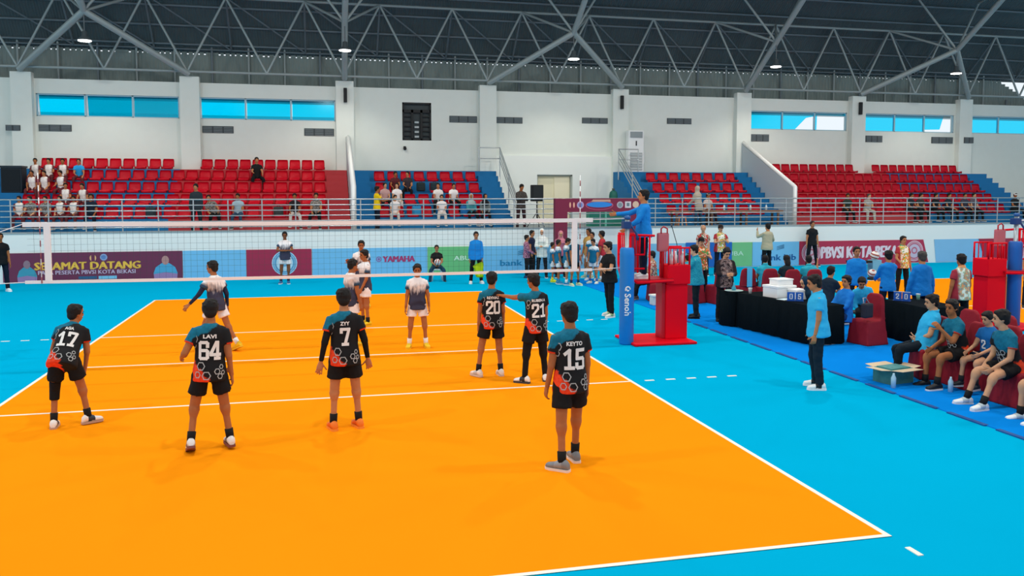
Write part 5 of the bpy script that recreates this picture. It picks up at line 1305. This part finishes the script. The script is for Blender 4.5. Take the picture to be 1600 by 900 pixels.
person('second court player standing near the far right edge', 17.2, 2.3, 150, 1.75, pose=STAND, top=('tee', cl('#b9bfd0')), bot=('trousers', NAVY), skin=1)

# ------------------------------------------------------------------ children by the arch gate
G5 = 'children in teal and white jerseys lined up by the gate'
person('child in a pink batik shirt at the left of the group by the gate', 6.72, 12.45, -110, 1.46, pose=P(STAND, L=(20, 6, 60, -20), Rr=(20, 6, 60, -20)), top=('long', B_PINK), bot=('trousers', cl('#12161a')), skin=1, shoe=('#123e66', '#123e66'))
person('child in a dark navy shirt behind the pink batik child', 7.1, 13.2, -130, 1.58, pose=STAND, top=('tee', cl('#18203c')), bot=('trousers', BLK), skin=1)
person('woman in a white hijab and white blouse with black trousers', 7.22, 12.3, 160, 1.68, pose=P(STAND, L=(24, 10, 90, -40), Rr=(24, 10, 92, -40), hp=14), top=('long', cl('#dde6e0')), bot=('trousers', cl('#131a20')), hijab=cl('#e8ece8'), skin=2, hemz=-.08)
person('woman in a pink hijab behind the lined up children', 7.85, 12.2, 170, 1.6, pose=P(STAND, hp=14), top=('long', cl('#b86a80')), bot=('trousers', BLK), hijab=cl('#d07f90'), skin=2)
KID = dict(top=('tee', J_TEAL), bot=('shorts', cl('#e4e8ea')), group=G5, lod=1)
person('smallest child in teal with yellow shoes, first in the line', 7.22, 11.0, -105, 1.29, pose=P(STAND, L=(10, 12, 40, -10)), sock='#e8d92c', shoe=('#e6e22a', '#e6e22a'), skin=0, **KID)
person('second child in the teal line, a head taller than the first', 7.24, 10.4, -100, 1.41, pose=STAND, sock='#2c88b8', shoe=('#2c88b8', '#dfe8ec'), skin=0, **KID)
person('third child in the teal line looking down', 7.42, 10.1, -110, 1.48, pose=P(STAND, hp=20), sock='#e6eef0', shoe=('#2c88b8', '#dfe8ec'), skin=1, **KID)
person('fourth child in the teal line behind the net side band', 7.6, 9.8, -160, 1.57, pose=STAND, sock='#16324a', shoe=('#cfd8a8', '#e8e8e0'), skin=0, **P(KID, top=('tee', cl('#174a5e')), bot=('shorts', BLK)))
person('child in teal and yellow at the back of the second group', 8.75, 11.9, 120, 1.68, pose=STAND, sock='#dfe4e0', shoe=('#b9c8a0', '#e8e8e0'), skin=0, **P(KID, top=('tee', cl('#c79a52'))))
person('child in teal with brown hair in the middle of the second group', 8.6, 11.1, 140, 1.6, pose=STAND, sock='#2c88b8', shoe=('#dfe8ec', '#dfe8ec'), skin=1, **KID)
person('child in teal in front of the second group looking down', 8.35, 10.2, 130, 1.44, pose=P(STAND, hp=18), sock='#2c60a8', shoe=('#e6f0d8', '#e8e8e0'), skin=1, **KID)
person('child in a red and white shirt at the right of the second group', 8.8, 10.7, 60, 1.66, pose=STAND, sock='#dfe4e0', shoe=('#b9c8a0', '#e8e8e0'), skin=0, **P(KID, top=('tee', cl('#b6303a'))))

# ------------------------------------------------------------------ spectators
G6 = 'spectators seated in the stands'
def spec(label, row, x, topm, botm=None, H=1.45, face=180, pose=None, **k):
    p = pose or P(SIT, lean=random.uniform(2, 16), hy=random.uniform(-25, 25), hp=random.uniform(0, 12), L=(random.uniform(15, 35), 8, random.uniform(60, 90), random.uniform(-25, 0)), Rr=(random.uniform(15, 35), 8, random.uniform(60, 90), random.uniform(-25, 0)), LL=(random.uniform(76, 86), random.uniform(4, 16), 4, 3, 8, 0), RL=(random.uniform(76, 86), random.uniform(4, 16), 4, 3, 8, 0))
    person(label, x, 16.73+.75*row, face+random.uniform(-12, 12), H, z=tz(row)+.075, pose=p, top=(k.pop('kind', 'tee'), topm), bot=('trousers', botm or BLK), seat=0., lod=0, skin=k.pop('skin', random.choice((0, 1, 1, 2))), group=G6, **k)
MW = B_MAROONW; MAR = cl('#5e2a30')
for lb, r_, x in (('schoolboy in white and maroon, leftmost of the top group by the black speaker', 3, -10.19), ('schoolboy in white and maroon, second of the top group', 3, -9.76), ('schoolboy in white and maroon, third of the top group', 3, -9.29),
                  ('schoolboy in white and maroon right beside the black speaker', 2, -10.1), ('schoolboy in white and maroon leaning over, second beside the speaker', 2, -9.68), ('schoolboy in a bright white shirt below the top group', 2, -9.15),
                  ('schoolboy in white and maroon two rows below the one in bright blue', 1, -8.24), ('schoolboy in white and maroon left of him in the same row', 1, -8.83),
                  ('schoolboy in maroon behind the railing at the far left', 0, -10.09), ('schoolboy in white behind the railing, fourth from the left', 0, -8.79), ('schoolboy in white behind the railing, fifth from the left', 0, -8.38)):
    spec(lb, r_, x, MW, MAR)
spec('schoolboy in a bright blue shirt at the end of the top group', 3, -8.74, cl('#2a9fe0'), MAR)
spec('schoolboy in checked grey behind the railing, second from the left', 0, -9.72, B_CHECK, MAR); spec('schoolboy in checked brown behind the railing, third from the left', 0, -9.25, B_CHECK, MAR)
spec('person in dark navy behind the railing, sixth from the left', 0, -7.83, cl('#1c2638'), NAVY, 1.6)
spec('man in black high in the red stand with arms on his knees', 3, -2.43, cl('#1a1a1c'), BLK, 1.65)
spec('person in grey leaning sideways on the front row by the standing man', 0, -3.75, B_CHECK, BLK, 1.6, pose=P(SIT, lean=10, side=25))
spec('person in a striped white and blue top on the front red row', 0, -2.95, cl('#9cb6c4'), cl('#2a4a66'), 1.6)
spec('person in dark clothes with light trousers near the red aisle', 0, -.97, cl('#221c20'), cl('#cfc6c0'), 1.6)
spec('person in dark camouflage at the red aisle', 0, -.2, B_CHECK, BLK, 1.65)
for lb, r_, x, t in (('spectator in dark red high in the short blue stand', 2, 2.83, cl('#5a2228')), ('spectator in dark grey with a cap high in the short blue stand', 2, 3.33, cl('#3a3036')), ('spectator in white in the second row of the short blue stand', 1, 2.83, WSH), ('spectator in pink behind the person in yellow', 1, 2.37, cl('#c09a98')),
                     ('boy in white with a red scarf in the short blue stand', 1, 4.42, cl('#ece6e2')), ('taller boy in white beside the boy with a red scarf', 1, 5.0, cl('#f2efee')), ('spectator in white with crossed legs behind the railing', 0, 2.69, WSH), ('spectator all in white on the front row of the short stand', 0, 4.46, WSH)):
    spec(lb, r_, x, t, cl('#d8d0ca') if t is WSH else BLK, 1.5)
spec('woman in a grey hijab and teal top on the front row of the short stand', 0, 5.58, cl('#3f8f9c'), BLK, 1.58, hijab=cl('#a9b4b4'), kind='long')
spec('woman in a black hijab and grey top beside the grey hijab woman', 0, 6.13, cl('#6f7a7c'), BLK, 1.58, hijab=cl('#1a1c20'), kind='long')
spec('person in brown and white seated behind the wooden table', 0, 15.48, cl('#c9b9b4'), cl('#3a2226'), 1.6, cap=cl('#8d8480'))
spec('spectator in dark green on the front row of the far red stand', 0, 21.96, cl('#2f3a34'), BLK, 1.6)
spec('spectator in grey with light trousers leaning back in the far red stand', 0, 22.99, cl('#9a9690'), cl('#b5b0a4'), 1.6, hair=HAIRG, pose=P(SIT, lean=-14, side=-14, hy=20))
for i, x in enumerate((25.13, 25.59, 26.37, 27.03, 27.87, 28.37)):
    spec('spectator in dark clothes on the front row of the far red stand, %s of six' % ORD[i], 0, x, cl(('#262a30', '#3b3634', '#17191d', '#232b38', '#3c3c4c', '#55505c')[i]), BLK, 1.6)
spec('spectator in black with a white cap by the far blue steps', 0, 30.6, cl('#1c2226'), BLK, 1.6, cap=cl('#e4e4e2'))
# standing spectators on the walkway
person('man in dark clothes standing behind the railing before the red seats', -4.23, 15.6, 170, 1.70, z=1.5, lod=0, pose=P(STAND, hp=10), top=('long', cl('#263038')), bot=('trousers', cl('#1a222c')), skin=1, bulk=1.15)
person('person in a bright yellow shirt standing by the short blue stand', 1.95, 15.75, -80, 1.62, z=1.5, lod=0, pose=P(STAND, Rr=(40, 6, 100, -10)), top=('tee', cl('#e9c414')), bot=('trousers', NAVY), skin=0)
person('man in dark batik standing on the walkway beside the loudspeaker', 7.3, 15.6, -170, 1.72, z=1.5, lod=0, pose=P(STAND, hp=24, L=(26, 10, 100, -35), Rr=(26, 10, 100, -35)), top=('long', batik('dark_batik', ['#2c2a28', '#54504a', '#3a3230'], 24)), bot=('trousers', cl('#3a2428')), skin=0)
person('woman in a beige hijab and jacket standing by the wooden table', 14.35, 15.2, 20, 1.66, z=1.5, lod=0, pose=P(STAND, lean=10, L=(30, 6, 70, 0), Rr=(20, 6, 60, 0)), top=('long', cl('#b0a394')), bot=('trousers', cl('#2a4a62')), hijab=cl('#b7a897'), shoe=('#e4e4e2', '#f0f0f0'), skin=2, hemz=-.1)
# bags left on seats
for i, (x, r_, c) in enumerate(((3.85, 2, '#1c2c30'), (4.4, 2, '#20323a'), (5.35, 0, '#1668a8'), (3.5, 0, '#2a86b8'), (-1.55, 0, '#34383a'), (-5.9, 0, '#28343c'))):
    b_ = tag(empty('backpack', (x, 16.72+.75*r_, tz(r_)+.06)), ('dark backpack on a seat of the short blue stand, left of the pair', 'dark backpack on a seat of the short blue stand, right of the pair', 'blue bag on the front row of the short stand', 'light blue bag on the front row of the short stand', 'dark backpack on the front red row', 'dark bag on the front row under the red seats')[i], 'bag')
    ob('body', bev(bx(-.17, .17, -.12, .12, 0, .36), .06), mat(c, .8), b_); ob('pocket', bev(bx(-.12, .12, -.17, -.1, .03, .2), .03), mat(c, .85), b_); ob('strap', tb((-.06, 0, .35), (0, 0, .42), (.06, 0, .35), r=.012), mat('#15191c', .7), b_)
bake()
